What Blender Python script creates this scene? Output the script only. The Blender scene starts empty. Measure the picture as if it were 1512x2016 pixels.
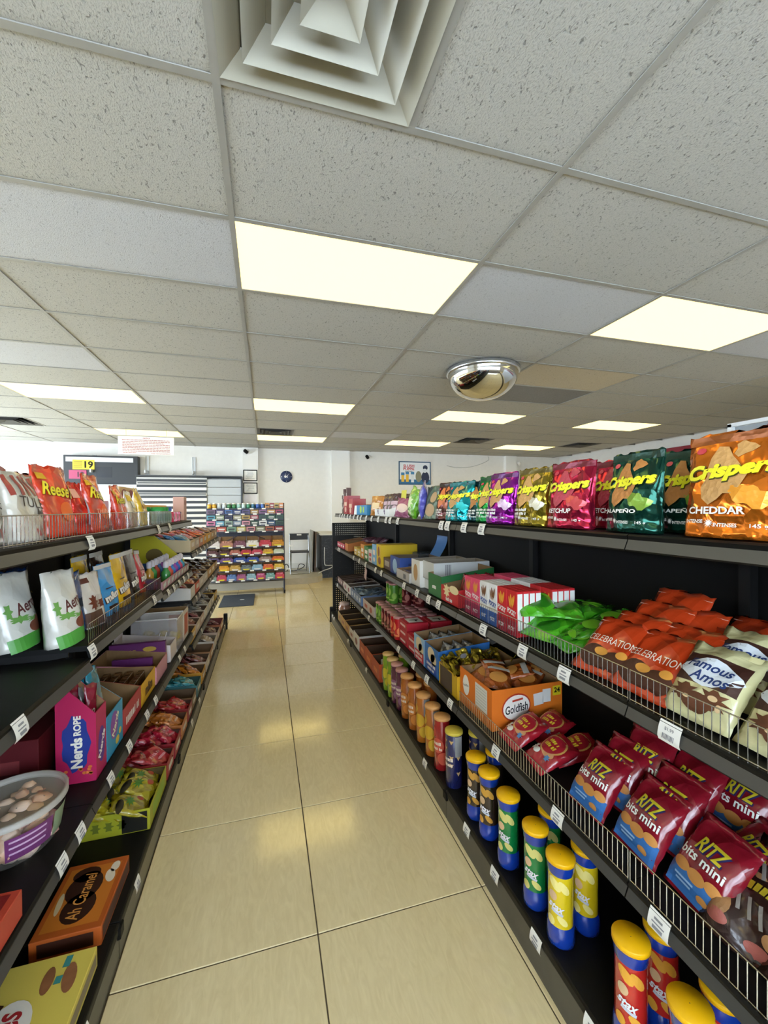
import bpy, bmesh, math, random
from mathutils import Vector, Matrix

# ------------------------------------------------------------------ camera, world, light, exposure
SC = bpy.context.scene
COL = SC.collection
SC.view_settings.view_transform = 'Standard'
SC.view_settings.look = 'None'
SC.view_settings.gamma = 1.0
SC.view_settings.exposure = 0.58
SC.view_settings.use_curve_mapping = False
YAW, PITCH, ROLL, FPX, CAMZ = 0.280774, -0.0103485, -0.006744, 812.48, 1.405
cam = bpy.data.cameras.new('camera')
cam.sensor_fit = 'VERTICAL'; cam.sensor_height = 36.0; cam.lens = FPX * 36.0 / 2016.0
cam.clip_start = 0.01; cam.clip_end = 100
camo = bpy.data.objects.new('camera', cam); COL.objects.link(camo)
_w = Vector((math.sin(YAW) * math.cos(PITCH), math.cos(YAW) * math.cos(PITCH), math.sin(PITCH)))
_r = Vector((math.cos(YAW), -math.sin(YAW), 0)); _u = _r.cross(_w)
_r2 = math.cos(ROLL) * _r + math.sin(ROLL) * _u; _u2 = -math.sin(ROLL) * _r + math.cos(ROLL) * _u
camo.matrix_world = Matrix(((_r2.x, _u2.x, -_w.x, 0), (_r2.y, _u2.y, -_w.y, 0), (_r2.z, _u2.z, -_w.z, CAMZ), (0, 0, 0, 1)))
SC.camera = camo
LIGHT_PANEL = 2.1          # emission strength of the ceiling panels
wd = bpy.data.worlds.new('sky'); SC.world = wd; wd.use_nodes = True
wd.node_tree.nodes['Background'].inputs[0].default_value = (0.70, 0.84, 1.0, 1)
wd.node_tree.nodes['Background'].inputs[1].default_value = 12.0
SC.cycles.use_denoising = True
SC.cycles.max_bounces = 8; SC.cycles.diffuse_bounces = 4; SC.cycles.glossy_bounces = 4
SC.cycles.transparent_max_bounces = 8; SC.cycles.caustics_reflective = False; SC.cycles.caustics_refractive = False
RND = random.Random(7)
PI = math.pi
CEIL = 2.672

# ------------------------------------------------------------------ materials
def lin(h):
    h = h.lstrip('#'); o = []
    for i in (0, 2, 4):
        c = int(h[i:i + 2], 16) / 255.0
        o.append(c / 12.92 if c <= .04045 else ((c + .055) / 1.055) ** 2.4)
    return (*o, 1)
_mc = {}
def M(h, rough=.5, metal=0.0, coat=0.0, crinkle=0.0, cscale=60.0, alpha=1.0, var=0.0, emit=0.0, trans=0.0, spec=.5):
    k = (h, rough, metal, coat, crinkle, cscale, alpha, var, emit, trans, spec)
    if k in _mc: return _mc[k]
    m = bpy.data.materials.new('paint_' + h.lstrip('#')); m.use_nodes = True
    nt = m.node_tree; b = nt.nodes['Principled BSDF']; N = nt.nodes.new; L = nt.links.new
    c = lin(h)
    b.inputs['Base Color'].default_value = c; b.inputs['Roughness'].default_value = rough
    b.inputs['Metallic'].default_value = metal; b.inputs['Coat Weight'].default_value = coat
    b.inputs['Coat Roughness'].default_value = .12; b.inputs['Alpha'].default_value = alpha
    b.inputs['Transmission Weight'].default_value = trans; b.inputs['Specular IOR Level'].default_value = spec
    if emit:
        b.inputs['Emission Color'].default_value = c; b.inputs['Emission Strength'].default_value = emit
    if var or crinkle:
        tc = N('ShaderNodeTexCoord')
    if var:
        n = N('ShaderNodeTexNoise'); n.inputs['Scale'].default_value = 14; n.inputs['Detail'].default_value = 4
        r = N('ShaderNodeValToRGB'); r.color_ramp.elements[0].position = .3; r.color_ramp.elements[1].position = .7
        r.color_ramp.elements[0].color = tuple(x * (1 - var) for x in c[:3]) + (1,)
        r.color_ramp.elements[1].color = tuple(min(1, x * (1 + var)) for x in c[:3]) + (1,)
        L(tc.outputs['Object'], n.inputs['Vector']); L(n.outputs['Fac'], r.inputs['Fac']); L(r.outputs['Color'], b.inputs['Base Color'])
    if crinkle:
        v = N('ShaderNodeTexVoronoi'); v.feature = 'F1'; v.inputs['Scale'].default_value = cscale
        n2 = N('ShaderNodeTexNoise'); n2.inputs['Scale'].default_value = cscale * .35; n2.inputs['Detail'].default_value = 3; n2.inputs['Distortion'].default_value = 1.2
        ad = N('ShaderNodeMath'); ad.operation = 'ADD'
        bp = N('ShaderNodeBump'); bp.inputs['Strength'].default_value = crinkle; bp.inputs['Distance'].default_value = .02
        L(tc.outputs['Object'], v.inputs['Vector']); L(tc.outputs['Object'], n2.inputs['Vector'])
        L(v.outputs['Distance'], ad.inputs[0]); L(n2.outputs['Fac'], ad.inputs[1]); L(ad.outputs[0], bp.inputs['Height']); L(bp.outputs['Normal'], b.inputs['Normal'])
    _mc[k] = m
    return m
def foil(h, cr=.8, metal=.8, rough=.2, cs=22): return M(h, rough, metal, 0, cr, cs)
def film(h, cr=.35, cs=30): return M(h, .24, 0.0, .9, min(1.0, cr * 1.5), cs)          # glossy printed plastic film
def card(h): return M(h, .55, 0, .15)                                  # printed carton
BROWN = M('#8a6a45', .85, var=.12)
BLACKM = M('#0d0d0d', .5, 0, .0, var=.08, spec=.35)
BLACKD = M('#070707', .6, spec=.25)
WHITE = M('#e9e7e0', .6)
PAPER = M('#f1efe8', .7)
INK = M('#8f8f93', .7)
CHROME = M('#d8dadc', .06, 1.0)
WIRE = M('#c9c9c6', .22, 1.0)
YEL = M('#f3e02a', .4)
PRINTW = M('#f2efe8', .5)

# ------------------------------------------------------------------ object helpers
LABELS = {}
def reg(o, label, cat, group=None):
    o['label'] = label; o['category'] = cat
    if group: o['group'] = group
    LABELS.setdefault(label, []).append(o)
    return o
def O(name, me, mat=None, parent=None, loc=(0, 0, 0), rot=(0, 0, 0), kind=None):
    o = bpy.data.objects.new(name, me); COL.objects.link(o)
    if mat is not None and me is not None and len(me.materials) == 0:
        for mm in (mat if isinstance(mat, (list, tuple)) else [mat]): me.materials.append(mm)
    o.location = loc; o.rotation_euler = rot
    if parent: o.parent = parent
    if kind: o['kind'] = kind
    return o
def empty(name, label, cat, loc=(0, 0, 0), rot=(0, 0, 0), group=None):
    o = bpy.data.objects.new(name, None); COL.objects.link(o); o.location = loc; o.rotation_euler = rot
    o.empty_display_size = .05
    return reg(o, label, cat, group)
class MB:                                                              # collects faces of one mesh
    def __init__(s): s.v = []; s.f = []; s.m = []; s.sm = []
    def add(s, vs, fs, mi=0, smooth=False):
        b = len(s.v); s.v += [tuple(x) for x in vs]
        for f in fs: s.f.append(tuple(i + b for i in f)); s.m.append(mi); s.sm.append(smooth)
        return s
    def box(s, x0, x1, y0, y1, z0, z1, mi=0):
        return s.add([(x0, y0, z0), (x1, y0, z0), (x1, y1, z0), (x0, y1, z0), (x0, y0, z1), (x1, y0, z1), (x1, y1, z1), (x0, y1, z1)],
                     [(0, 3, 2, 1), (4, 5, 6, 7), (0, 1, 5, 4), (1, 2, 6, 5), (2, 3, 7, 6), (3, 0, 4, 7)], mi)
    def tube(s, a, b, r, n=8, mi=0, r2=None, cap=True):
        a = Vector(a); b = Vector(b); d = (b - a).normalized()
        p = d.cross(Vector((0, 0, 1))) if abs(d.z) < .9 else d.cross(Vector((1, 0, 0)))
        p.normalize(); q = d.cross(p); r2 = r if r2 is None else r2
        vs = []
        for c, rr in ((a, r), (b, r2)):
            for i in range(n):
                t = 2 * PI * i / n; vs.append(c + p * math.cos(t) * rr + q * math.sin(t) * rr)
        fs = [(i, (i + 1) % n, n + (i + 1) % n, n + i) for i in range(n)]
        s.add(vs, fs, mi, n > 4)
        if cap: s.add(vs, [tuple(range(n))[::-1], tuple(range(n, 2 * n))], mi)
        return s
    def path(s, pts, r, n=8, mi=0):
        for a, b in zip(pts, pts[1:]): s.tube(a, b, r, n, mi)
        return s
    def lathe(s, prof, n=24, mi=0, c=(0, 0), smooth=True, cap=True):
        vs = []
        for r, z in prof:
            for i in range(n):
                t = 2 * PI * i / n; vs.append((c[0] + r * math.cos(t), c[1] + r * math.sin(t), z))
        fs = []
        for k in range(len(prof) - 1):
            for i in range(n):
                j = (i + 1) % n; fs.append((k * n + i, k * n + j, (k + 1) * n + j, (k + 1) * n + i))
        s.add(vs, fs, mi, smooth)
        if cap:
            e = (len(prof) - 1) * n
            s.add(vs, [tuple(range(n))[::-1], tuple(range(e, e + n))], mi)
        return s
    def prism(s, prof, y0, y1, mi=0):                                  # (x,z) outline swept along Y
        n = len(prof); vs = [(x, y0, z) for x, z in prof] + [(x, y1, z) for x, z in prof]
        fs = [(i, (i + 1) % n, n + (i + 1) % n, n + i) for i in range(n)]
        fs += [tuple(range(n))[::-1], tuple(range(n, 2 * n))]
        return s.add(vs, fs, mi)
    def mesh(s, name, fix=True):
        me = bpy.data.meshes.new(name); me.from_pydata(s.v, [], s.f)
        me.polygons.foreach_set('material_index', s.m); me.polygons.foreach_set('use_smooth', s.sm)
        if fix:
            bm = bmesh.new(); bm.from_mesh(me); bmesh.ops.recalc_face_normals(bm, faces=bm.faces); bm.to_mesh(me); bm.free()
        me.update(); return me
def bevel_box(name, x0, x1, y0, y1, z0, z1, b=.003, seg=2):
    me = MB().box(x0, x1, y0, y1, z0, z1).mesh(name)
    bm = bmesh.new(); bm.from_mesh(me)
    bmesh.ops.bevel(bm, geom=bm.edges[:], offset=b, segments=seg, affect='EDGES', profile=.6)
    bm.to_mesh(me); bm.free(); return me

# ------------------------------------------------------------------ flat print: text and shapes mapped on a surface
_tc = {}
def text2(s, w=None, h=None, shear=0.0, bold=0.0, rot=0.0, cx=0.0, cz=0.0, arc=0.0):
    k = (s, shear, bold)
    if k not in _tc:
        cu = bpy.data.curves.new('t', 'FONT'); cu.body = s; cu.size = 1; cu.shear = shear; cu.offset = bold; cu.resolution_u = 3
        ob = bpy.data.objects.new('t', cu)
        me = bpy.data.meshes.new_from_object(ob)
        vs = [(v.co.x, v.co.y) for v in me.vertices]; fs = [tuple(p.vertices) for p in me.polygons]
        bpy.data.objects.remove(ob); bpy.data.curves.remove(cu); bpy.data.meshes.remove(me)
        xs = [v[0] for v in vs] or [0]; ys = [v[1] for v in vs] or [0]
        mx, my = (min(xs) + max(xs)) / 2, (min(ys) + max(ys)) / 2
        _tc[k] = ([(x - mx, y - my) for x, y in vs], fs, max(xs) - min(xs), max(ys) - min(ys))
    vs, fs, W, H = _tc[k]
    sx = w / W if w else h / H
    sz = h / H if h else sx
    c, sn = math.cos(rot), math.sin(rot); o = []
    for x, y in vs:
        x, y = x * sx, y * sz + arc * (x * sx) ** 2
        o.append((cx + x * c - y * sn, cz + x * sn + y * c))
    return o, fs
def rect2(cx, cz, w, h, nx=1, nz=1, rot=0.0):
    vs = []; fs = []; c, s = math.cos(rot), math.sin(rot)
    for j in range(nz + 1):
        for i in range(nx + 1):
            x, z = (i / nx - .5) * w, (j / nz - .5) * h; vs.append((cx + x * c - z * s, cz + x * s + z * c))
    for j in range(nz):
        for i in range(nx):
            a = j * (nx + 1) + i; fs.append((a, a + 1, a + nx + 2, a + nx + 1))
    return vs, fs
def blob2(cx, cz, rx, rz, n=18, rings=3, rad=None, rot=0.0):
    vs = [(cx, cz)]; fs = []; c, s = math.cos(rot), math.sin(rot)
    for k in range(1, rings + 1):
        for i in range(n):
            t = 2 * PI * i / n; q = (rad(t) if rad else 1) * k / rings
            x, z = rx * math.cos(t) * q, rz * math.sin(t) * q; vs.append((cx + x * c - z * s, cz + x * s + z * c))
    for i in range(n):
        j = (i + 1) % n; fs.append((0, 1 + i, 1 + j))
        for k in range(rings - 1):
            a = 1 + k * n; fs.append((a + i, a + n + i, a + n + j, a + j))
    return vs, fs
def scrib(w, h, cx=0.0, cz=0.0, seed=1, rot=0.0, tall=True):            # lettering too small to read: letter-sized strokes in words
    R = random.Random(seed); x = -w / 2; sh = []; c, s = math.cos(rot), math.sin(rot)
    while x < w / 2 - h * .3:
        for _ in range(R.randint(3, 7)):
            lw = h * R.uniform(.3, .55)
            if x + lw > w / 2: break
            hh_ = h * (R.uniform(.7, 1.0) if tall else .75); px, pz = x + lw / 2, (hh_ - h) / 2
            sh.append(rect2(cx + px * c - pz * s, cz + px * s + pz * c, lw, hh_, rot=rot)); x += lw + h * .16
        x += h * .4
    return join2(*sh)
def chip_rad(t): return 1.0 / max(.55, abs(math.cos(t * 1.5 + .4)) ** .5 + .25)
def star_rad(t): return .72 + .28 * math.cos(8 * t)
def join2(*sh):
    V = []; F = []
    for vs, fs in sh:
        b = len(V); V += vs; F += [tuple(i + b for i in f) for f in fs]
    return V, F
def wrap(name, sh, fn):
    me = bpy.data.meshes.new(name); me.from_pydata([fn(x, z) for x, z in sh[0]], [], sh[1]); me.update(); return me

# ------------------------------------------------------------------ product prototypes
class Proto:
    def __init__(s, me, mat, name='bag'):
        s.me = me; s.parts = []; s.name = name
        if len(me.materials) == 0:
            for m in (mat if isinstance(mat, (list, tuple)) else [mat]): me.materials.append(m)
    def part(s, name, me, mat):
        if len(me.materials) == 0: me.materials.append(mat)
        s.parts.append((name, me)); return s
    def put(s, name, label, cat, loc, rot=(0, 0, 0), group=None, scale=1.0, parts=True):
        o = O(name, s.me, None, None, loc, rot); o.scale = (scale,) * 3 if not isinstance(scale, tuple) else scale
        reg(o, label, cat, group)
        if parts:
            for n, me in s.parts: O(n, me, None, o)
        return o
class Bag(Proto):                                                      # front looks to -y, base at z=0
    def __init__(s, w, h, d, mat, kind='pouch', seed=1, wr=.004, nx=12, nz=16, seal=.09):
        R = random.Random(seed); s.w, s.h, s.d = w, h, d
        ks = [(R.uniform(-70, 70), R.uniform(-60, 60), R.uniform(0, 6.3), R.uniform(.4, 1)) for _ in range(5)]
        def prof(v):
            if kind == 'pouch':
                if v > 1 - seal: return .03
                q = v / (1 - seal); return max(.03, (1 - q ** 2.2) ** .75)
            if v < seal or v > 1 - seal: return .03
            q = (v - seal) / (1 - 2 * seal); return max(.03, (4 * q * (1 - q)) ** .45)
        def t(x, z, ph=0.0):
            uu = min(1, abs(2 * x / w)); v = min(1, max(0, z / h)); e = max(0, 1 - uu ** 3.0) ** .6
            f = sum(a * math.sin(kx * x + kz * z + p + ph) for kx, kz, p, a in ks) / 2.2
            return .0012 + (d / 2 * prof(v) + wr * f * min(1, 4 * (1 - uu))) * e
        s.t = t
        mb = MB(); rows = []
        n = 2 * nx
        V = []
        for j in range(nz + 1):
            v = j / nz; z = v * h
            jag = 1.0 + (.012 * math.sin(j * 2.1 + seed))
            ww = w * jag * (1 - .03 * math.sin(v * PI))
            for i in range(nx + 1): x = (i / nx - .5) * w; V.append((x / w * ww, -t(x, z), z + (.004 * math.sin(i * 1.7 + seed) if j == nz else 0)))
            for i in range(1, nx): x = (.5 - i / nx) * w; V.append((x / w * ww, t(x, z, 2.0), z + (.004 * math.sin((nx - i) * 1.7 + seed) if j == nz else 0)))
        F = [(j * n + i, j * n + (i + 1) % n, (j + 1) * n + (i + 1) % n, (j + 1) * n + i) for j in range(nz) for i in range(n)]
        F += [tuple(range(n))[::-1], tuple(range(nz * n, nz * n + n))]
        mb.add(V, F, 0, True)
        super().__init__(mb.mesh('bag'), mat)
    def deco(s, name, sh, mat, eps=.0012):
        fn = lambda x, z: (x * (1 - .03 * math.sin(z / s.h * PI)), -s.t(x, z) - eps, z)
        return s.part(name, wrap(name, sh, fn), mat)
class Can(Proto):                                                      # front looks to -y
    def __init__(s, r, h, mat, lid, lidmat, prof=None, n=28):
        s.r, s.h = r, h
        super().__init__(MB().lathe(prof or [(r * .93, 0), (r, .004), (r, h - .012), (r * .97, h - .006)], n).mesh('can'), mat)
        s.part('lid', MB().lathe([(r * 1.0, h - .012), (r * 1.06, h - .011), (r * 1.06, h - .001), (r * 1.03, h + .001), (.001, h + .001)], n, cap=False).mesh('lid'), lid if lidmat is None else lidmat)
    def deco(s, name, sh, mat, eps=.0008):
        fn = lambda x, z: ((s.r + eps) * math.sin(x / s.r), -(s.r + eps) * math.cos(x / s.r), z)
        return s.part(name, wrap(name, sh, fn), mat)
class Box(Proto):                                                      # w along x, d along y (front -y), h up; centred, base z=0
    def __init__(s, w, d, h, mat, b=.0015):
        s.w, s.d, s.h = w, d, h
        super().__init__(bevel_box('carton', -w / 2, w / 2, -d / 2, d / 2, 0, h, b, 1), mat)
    def front(s, name, sh, mat): return s.part(name, wrap(name, sh, lambda x, z: (x, -s.d / 2 - .0008, z)), mat)
    def right(s, name, sh, mat): return s.part(name, wrap(name, sh, lambda x, z: (s.w / 2 + .0008, x, z)), mat)
    def left(s, name, sh, mat): return s.part(name, wrap(name, sh, lambda x, z: (-s.w / 2 - .0008, -x, z)), mat)
    def top(s, name, sh, mat): return s.part(name, wrap(name, sh, lambda x, z: (x, z, s.h + .0008)), mat)
class Tray(Proto):                                                     # open display carton, cardboard inside
    def __init__(s, w, d, h, mat, fh=None, bh=None, inner=None, t=.003, notch=False):
        s.w, s.d, s.h = w, d, h; fh = h if fh is None else fh; bh = h if bh is None else bh
        s.fh = fh; s.bh = bh
        mb = MB(); X, Y = w / 2, d / 2
        mb.box(-X, X, -Y, Y, 0, t, 0); mb.m[-5] = 1
        mb.box(-X, X, -Y, -Y + t, 0, fh, 0); mb.m[-2] = 1
        mb.box(-X, X, Y - t, Y, 0, bh, 0); mb.m[-4] = 1
        for sg in (-1, 1):
            a, b = sg * X, sg * (X - t)
            q = [(a, -Y + t, t), (b, -Y + t, t), (b, Y - t, t), (a, Y - t, t), (a, -Y + t, fh), (b, -Y + t, fh), (b, Y - t, bh), (a, Y - t, bh)]
            mb.add(q, [(0, 1, 2, 3), (4, 5, 6, 7), (0, 1, 5, 4), (2, 3, 7, 6), (3, 0, 4, 7)], 0); mb.add(q, [(1, 2, 6, 5)], 1)
        super().__init__(mb.mesh('tray'), [mat, inner or BROWN])
    front = Box.front; right = Box.right; left = Box.left
RIGHT, LEFT = -PI / 2, PI / 2                                          # facing the aisle from the right / left run
# ------------------------------------------------------------------ room shell
XL, XR, YB, YF = -5.6, 7.4, 9.10, -2.2
def nodemat(name):
    m = bpy.data.materials.new(name); m.use_nodes = True
    return m, m.node_tree, m.node_tree.nodes['Principled BSDF'], m.node_tree.nodes.new, m.node_tree.links.new
def ramp(N, p0, c0, p1, c1):
    r = N('ShaderNodeValToRGB'); e = r.color_ramp.elements
    e[0].position, e[0].color, e[1].position, e[1].color = p0, (*c0, 1), p1, (*c1, 1)
    return r
def tile_mat(name, base, pit):
    m, nt, b, N, L = nodemat(name)
    tc = N('ShaderNodeTexCoord'); mp = N('ShaderNodeMapping'); mp.inputs['Scale'].default_value = (1, .55, 1)
    oi = N('ShaderNodeObjectInfo'); ad = N('ShaderNodeVectorMath'); ad.operation = 'ADD'
    L(tc.outputs['Object'], mp.inputs['Vector']); L(mp.outputs[0], ad.inputs[0]); L(oi.outputs['Location'], ad.inputs[1])
    n1 = N('ShaderNodeTexNoise'); n1.inputs['Scale'].default_value = 110; n1.inputs['Detail'].default_value = 2.5; n1.inputs['Distortion'].default_value = .9
    L(ad.outputs[0], n1.inputs['Vector'])
    r1 = ramp(N, .27, (pit, pit, pit), .40, (1, 1, 1)); L(n1.outputs['Fac'], r1.inputs['Fac'])
    n2 = N('ShaderNodeTexNoise'); n2.inputs['Scale'].default_value = 230; n2.inputs['Detail'].default_value = 3; L(ad.outputs[0], n2.inputs['Vector'])
    r2 = ramp(N, .30, (.8, .8, .8), .55, (1, 1, 1)); L(n2.outputs['Fac'], r2.inputs['Fac'])
    mx = N('ShaderNodeMix'); mx.data_type = 'RGBA'; mx.blend_type = 'MULTIPLY'; mx.inputs[0].default_value = 1
    L(r1.outputs[0], mx.inputs[6]); L(r2.outputs[0], mx.inputs[7])
    mx2 = N('ShaderNodeMix'); mx2.data_type = 'RGBA'; mx2.blend_type = 'MULTIPLY'; mx2.inputs[0].default_value = 1
    L(mx.outputs[2], mx2.inputs[6]); mx2.inputs[7].default_value = lin(base); L(mx2.outputs[2], b.inputs['Base Color'])
    bp = N('ShaderNodeBump'); bp.inputs['Strength'].default_value = .7; bp.inputs['Distance'].default_value = .004
    L(mx.outputs[2], bp.inputs['Height']); L(bp.outputs['Normal'], b.inputs['Normal'])
    b.inputs['Roughness'].default_value = .9
    return m
TILE_A = tile_mat('mineral_tile', '#b3b1a9', .42)
TILE_B = tile_mat('mineral_tile_clean', '#bfc0c3', .72)
TILE_C = tile_mat('mineral_tile_grey', '#838180', .6)
TILE_D = tile_mat('mineral_tile_tan', '#c6baa2', .6)
TEE = M('#96948d', .45, var=.05)  # grey taken darker to carry the reveal shadow beside the recessed tiles
WALLP = M('#e6e3dc', .8, var=.02)
def wall_floor_mat():
    m, nt, b, N, L = nodemat('porcelain')
    tc = N('ShaderNodeTexCoord'); oi = N('ShaderNodeObjectInfo'); ad = N('ShaderNodeVectorMath'); ad.operation = 'ADD'
    L(tc.outputs['Object'], ad.inputs[0]); L(oi.outputs['Location'], ad.inputs[1])
    mp = N('ShaderNodeMapping'); mp.inputs['Rotation'].default_value = (0, 0, .7); mp.inputs['Scale'].default_value = (26, 7, 1); L(ad.outputs[0], mp.inputs['Vector'])
    n = N('ShaderNodeTexNoise'); n.inputs['Scale'].default_value = 1.6; n.inputs['Detail'].default_value = 6; n.inputs['Distortion'].default_value = 1.6; L(mp.outputs[0], n.inputs['Vector'])
    r = ramp(N, .25, lin('#dfcb9b')[:3], .75, lin('#ecdaab')[:3]); L(n.outputs['Fac'], r.inputs['Fac']); L(r.outputs[0], b.inputs['Base Color'])
    n2 = N('ShaderNodeTexNoise'); n2.inputs['Scale'].default_value = 7; n2.inputs['Detail'].default_value = 5; L(ad.outputs[0], n2.inputs['Vector'])
    r2 = ramp(N, .35, (.08,) * 3, .7, (.15,) * 3); L(n2.outputs['Fac'], r2.inputs['Fac']); L(r2.outputs[0], b.inputs['Roughness'])
    bp = N('ShaderNodeBump'); bp.inputs['Strength'].default_value = .05; bp.inputs['Distance'].default_value = .003; L(n.outputs['Fac'], bp.inputs['Height']); L(bp.outputs['Normal'], b.inputs['Normal'])
    b.inputs['Specular IOR Level'].default_value = .85
    return m
PORC = wall_floor_mat()
GROUT = M('#4a3f2c', .9)
fl = O('floor', MB().box(XL, XR, YF, YB, -.06, -.003).mesh('floor'), GROUT, kind='structure')
FX, FY, FP = .155, 1.3582, .602
ftile = bevel_box('floor_tile', -.3, .3, -.2978, .2978, -.02, 0, .0015, 1); ftile.materials.append(PORC)
for i in range(-4, 8):
    for j in range(-3, 13):
        x, y = FX + (i + .5) * .604, FY + (j + .5) * .600
        if y > YB - .2 or x > 4.6: continue
        O('floor_tile', ftile, None, fl, (x, y, 0))
rest = MB()
for x0, x1, y0, y1 in ((XL, FX - 4 * .604, YF, YB), (FX + 8 * .604 - .2, XR, YF, YB)):
    rest.box(x0, x1, y0, y1, -.02, -.0005)
O('floor_slab', rest.mesh('floor_slab'), PORC, fl)

ce = O('ceiling', MB().box(XL, XR, YF, YB, CEIL + .06, CEIL + .16).mesh('ceiling'), M('#77756e', .9), kind='structure')
CX0, CY0, CW, CD = -.12767, 1.92793, 1.2192, .6096
LIGHTS = {(0, 0), (2, 0), (4, 0), (-2, 0), (-4, 0), (-4, 5), (-2, 5), (0, 5), (2, 5), (4, 5), (-4, 9), (-2, 9), (0, 9), (2, 9), (4, 9), (-2, -5), (0, -5), (2, -5), (4, -5)}
HALF = {(0, -2): 'big', (0, 8): 'slot', (-3, 8): 'slot', (3, 8): 'slot', (5, 8): 'slot'}   # cells split in two 2x2 ft halves
t24 = {}
for k, mt in (('A', TILE_A), ('B', TILE_B), ('C', TILE_C), ('D', TILE_D)):
    t24[k] = bevel_box('ceiling_tile', -CW / 2 + .004, CW / 2 - .004, -CD / 2 + .004, CD / 2 - .004, 0, .015, .002, 1); t24[k].materials.append(mt)
t22 = bevel_box('ceiling_tile', -CW / 4 + .004, CW / 4 - .004, -CD / 2 + .004, CD / 2 - .004, 0, .015, .002, 1); t22.materials.append(TILE_A)
SPEC = {(2, 3): 'C', (2, 2): 'D', (-1, 0): 'B', (1, 0): 'B', (-2, 3): 'B', (-1, 5): 'B', (3, 0): 'B', (-1, 8): 'B', (0, 7): 'A', (1, 8): 'B'}
for i in range(-5, 7):
    for k in range(-6, 12):
        x, y = CX0 + (i + .5) * CW, CY0 + (k + .5) * CD
        if x - CW / 2 < XL - .7 or x + CW / 2 > XR + 1.3: continue
        z = CEIL + .006
        if (i, k) in LIGHTS: continue
        if (i, k) in HALF: O('ceiling_tile', t22, None, ce, (x + CW / 4, y, z)); continue
        if x - CW / 2 < XL or x + CW / 2 > XR: continue
        O('ceiling_tile', t24[SPEC.get((i, k), 'A')], None, ce, (x, y, z))
def tee(mb, x0, x1, y0, y1):
    mb.box(x0, x1, y0, y1, CEIL, CEIL + .004)
    if x1 - x0 < y1 - y0: c = (x0 + x1) / 2; mb.box(c - .002, c + .002, y0, y1, CEIL + .004, CEIL + .045)
    else: c = (y0 + y1) / 2; mb.box(x0, x1, c - .002, c + .002, CEIL + .004, CEIL + .045)
    return mb
for i in range(-4, 7):
    x = CX0 + i * CW; O('main_tee', tee(MB(), x - .012, x + .012, YF, YB).mesh('main_tee'), TEE, ce)
for k in range(-6, 12):
    y = CY0 + k * CD; O('cross_tee', tee(MB(), XL, XR, y - .012, y + .012).mesh('cross_tee'), TEE, ce, (0, 0, .0006))
for (i, k), kind in HALF.items():
    x, y = CX0 + (i + .5) * CW, CY0 + k * CD; O('cross_tee', tee(MB(), x - .012, x + .012, y, y + CD).mesh('cross_tee'), TEE, ce, (0, 0, .001))
# LED panels: only these give off light
LED = bpy.data.materials.new('led_diffuser'); LED.use_nodes = True
_b = LED.node_tree.nodes['Principled BSDF']; _b.inputs['Base Color'].default_value = (.12, .12, .1, 1)
_b.inputs['Emission Color'].default_value = (1.0, .77, .25, 1); _b.inputs['Emission Strength'].default_value = LIGHT_PANEL
led = MB().box(-CW / 2 + .012, CW / 2 - .012, -CD / 2 + .012, CD / 2 - .012, 0, .01).mesh('diffuser'); led.materials.append(LED)
fr = MB()
for sx in (-1, 1): fr.box(sx * (CW / 2 - .004) - .004, sx * (CW / 2 - .004) + .004, -CD / 2 + .002, CD / 2 - .002, -.001, .03)
for sy in (-1, 1): fr.box(-CW / 2 + .004, CW / 2 - .004, sy * (CD / 2 - .006) - .004, sy * (CD / 2 - .006) + .004, -.001, .03)
fr = fr.mesh('frame'); fr.materials.append(TEE)
where = {(0, 0): 'large warm ceiling light panel above the middle of the aisle', (2, 0): 'warm ceiling light panel right of the chrome dome mirror, cut by the frame',
         (-2, 5): 'long ceiling light panel at the left edge of the photo', (0, 5): 'ceiling light panel second along the aisle, before the dark slot vent', (2, 5): 'ceiling light panel just below the chrome dome mirror',
         (4, 5): 'white ceiling light panel farthest right in the middle row', (-4, 9): 'sliver of ceiling light panel at far left edge beside vent', (-2, 9): 'ceiling light panel behind the hanging notice board',
         (0, 9): 'thin ceiling light panel touching the dark slot vent', (2, 9): 'thin ceiling light panel above the slush drink poster', (4, 9): 'thin far ceiling light panel between two small dark vents'}
for (i, k) in sorted(LIGHTS):
    t = empty('ceiling_light', where.get((i, k), 'ceiling light panel out of the picture'), 'light', (CX0 + (i + .5) * CW, CY0 + (k + .5) * CD, CEIL + .004), group='ceiling light panels')
    O('diffuser', led, None, t); O('frame', fr, None, t)
# square air diffuser above the camera
AIR = M('#a5a293', .45)
t = empty('air_diffuser', 'large square beige ceiling air diffuser with stepped cones at the top', 'vent', (CX0 + CW / 4, CY0 - 1.5 * CD, CEIL))
def cone_ring(o, zi, i2, zo):                                          # sloped square louvre from outer half-size o to inner i2
    mb = MB(); th = .004; A = []
    for (r, z) in ((o, zo), (i2, zi), (i2 - .003, zi + th), (o - .006, zo + .012)):
        A += [(-r, -r, z), (r, -r, z), (r, r, z), (-r, r, z)]
    F = [(4 * a + j, 4 * a + (j + 1) % 4, 4 * ((a + 1) % 4) + (j + 1) % 4, 4 * ((a + 1) % 4) + j) for a in range(4) for j in range(4)]
    return mb.add(A, F).mesh('louvre')
hw = CD / 2 - .012
O('outer_frame', cone_ring(hw, .035, hw - .058, -.002), AIR, t)
for o, i2, z0, z1 in ((.226, .165, -.010, .05), (.15, .095, -.016, .045)):
    O('louvre', cone_ring(o, z1, i2, z0), AIR, t)
O('centre_cone', MB().add([(-.08, -.08, -.02), (.08, -.08, -.02), (.08, .08, -.02), (-.08, .08, -.02), (0, 0, .045)], [(0, 1, 4), (1, 2, 4), (2, 3, 4), (3, 0, 4)]).mesh('centre_cone'), AIR, t)
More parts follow.
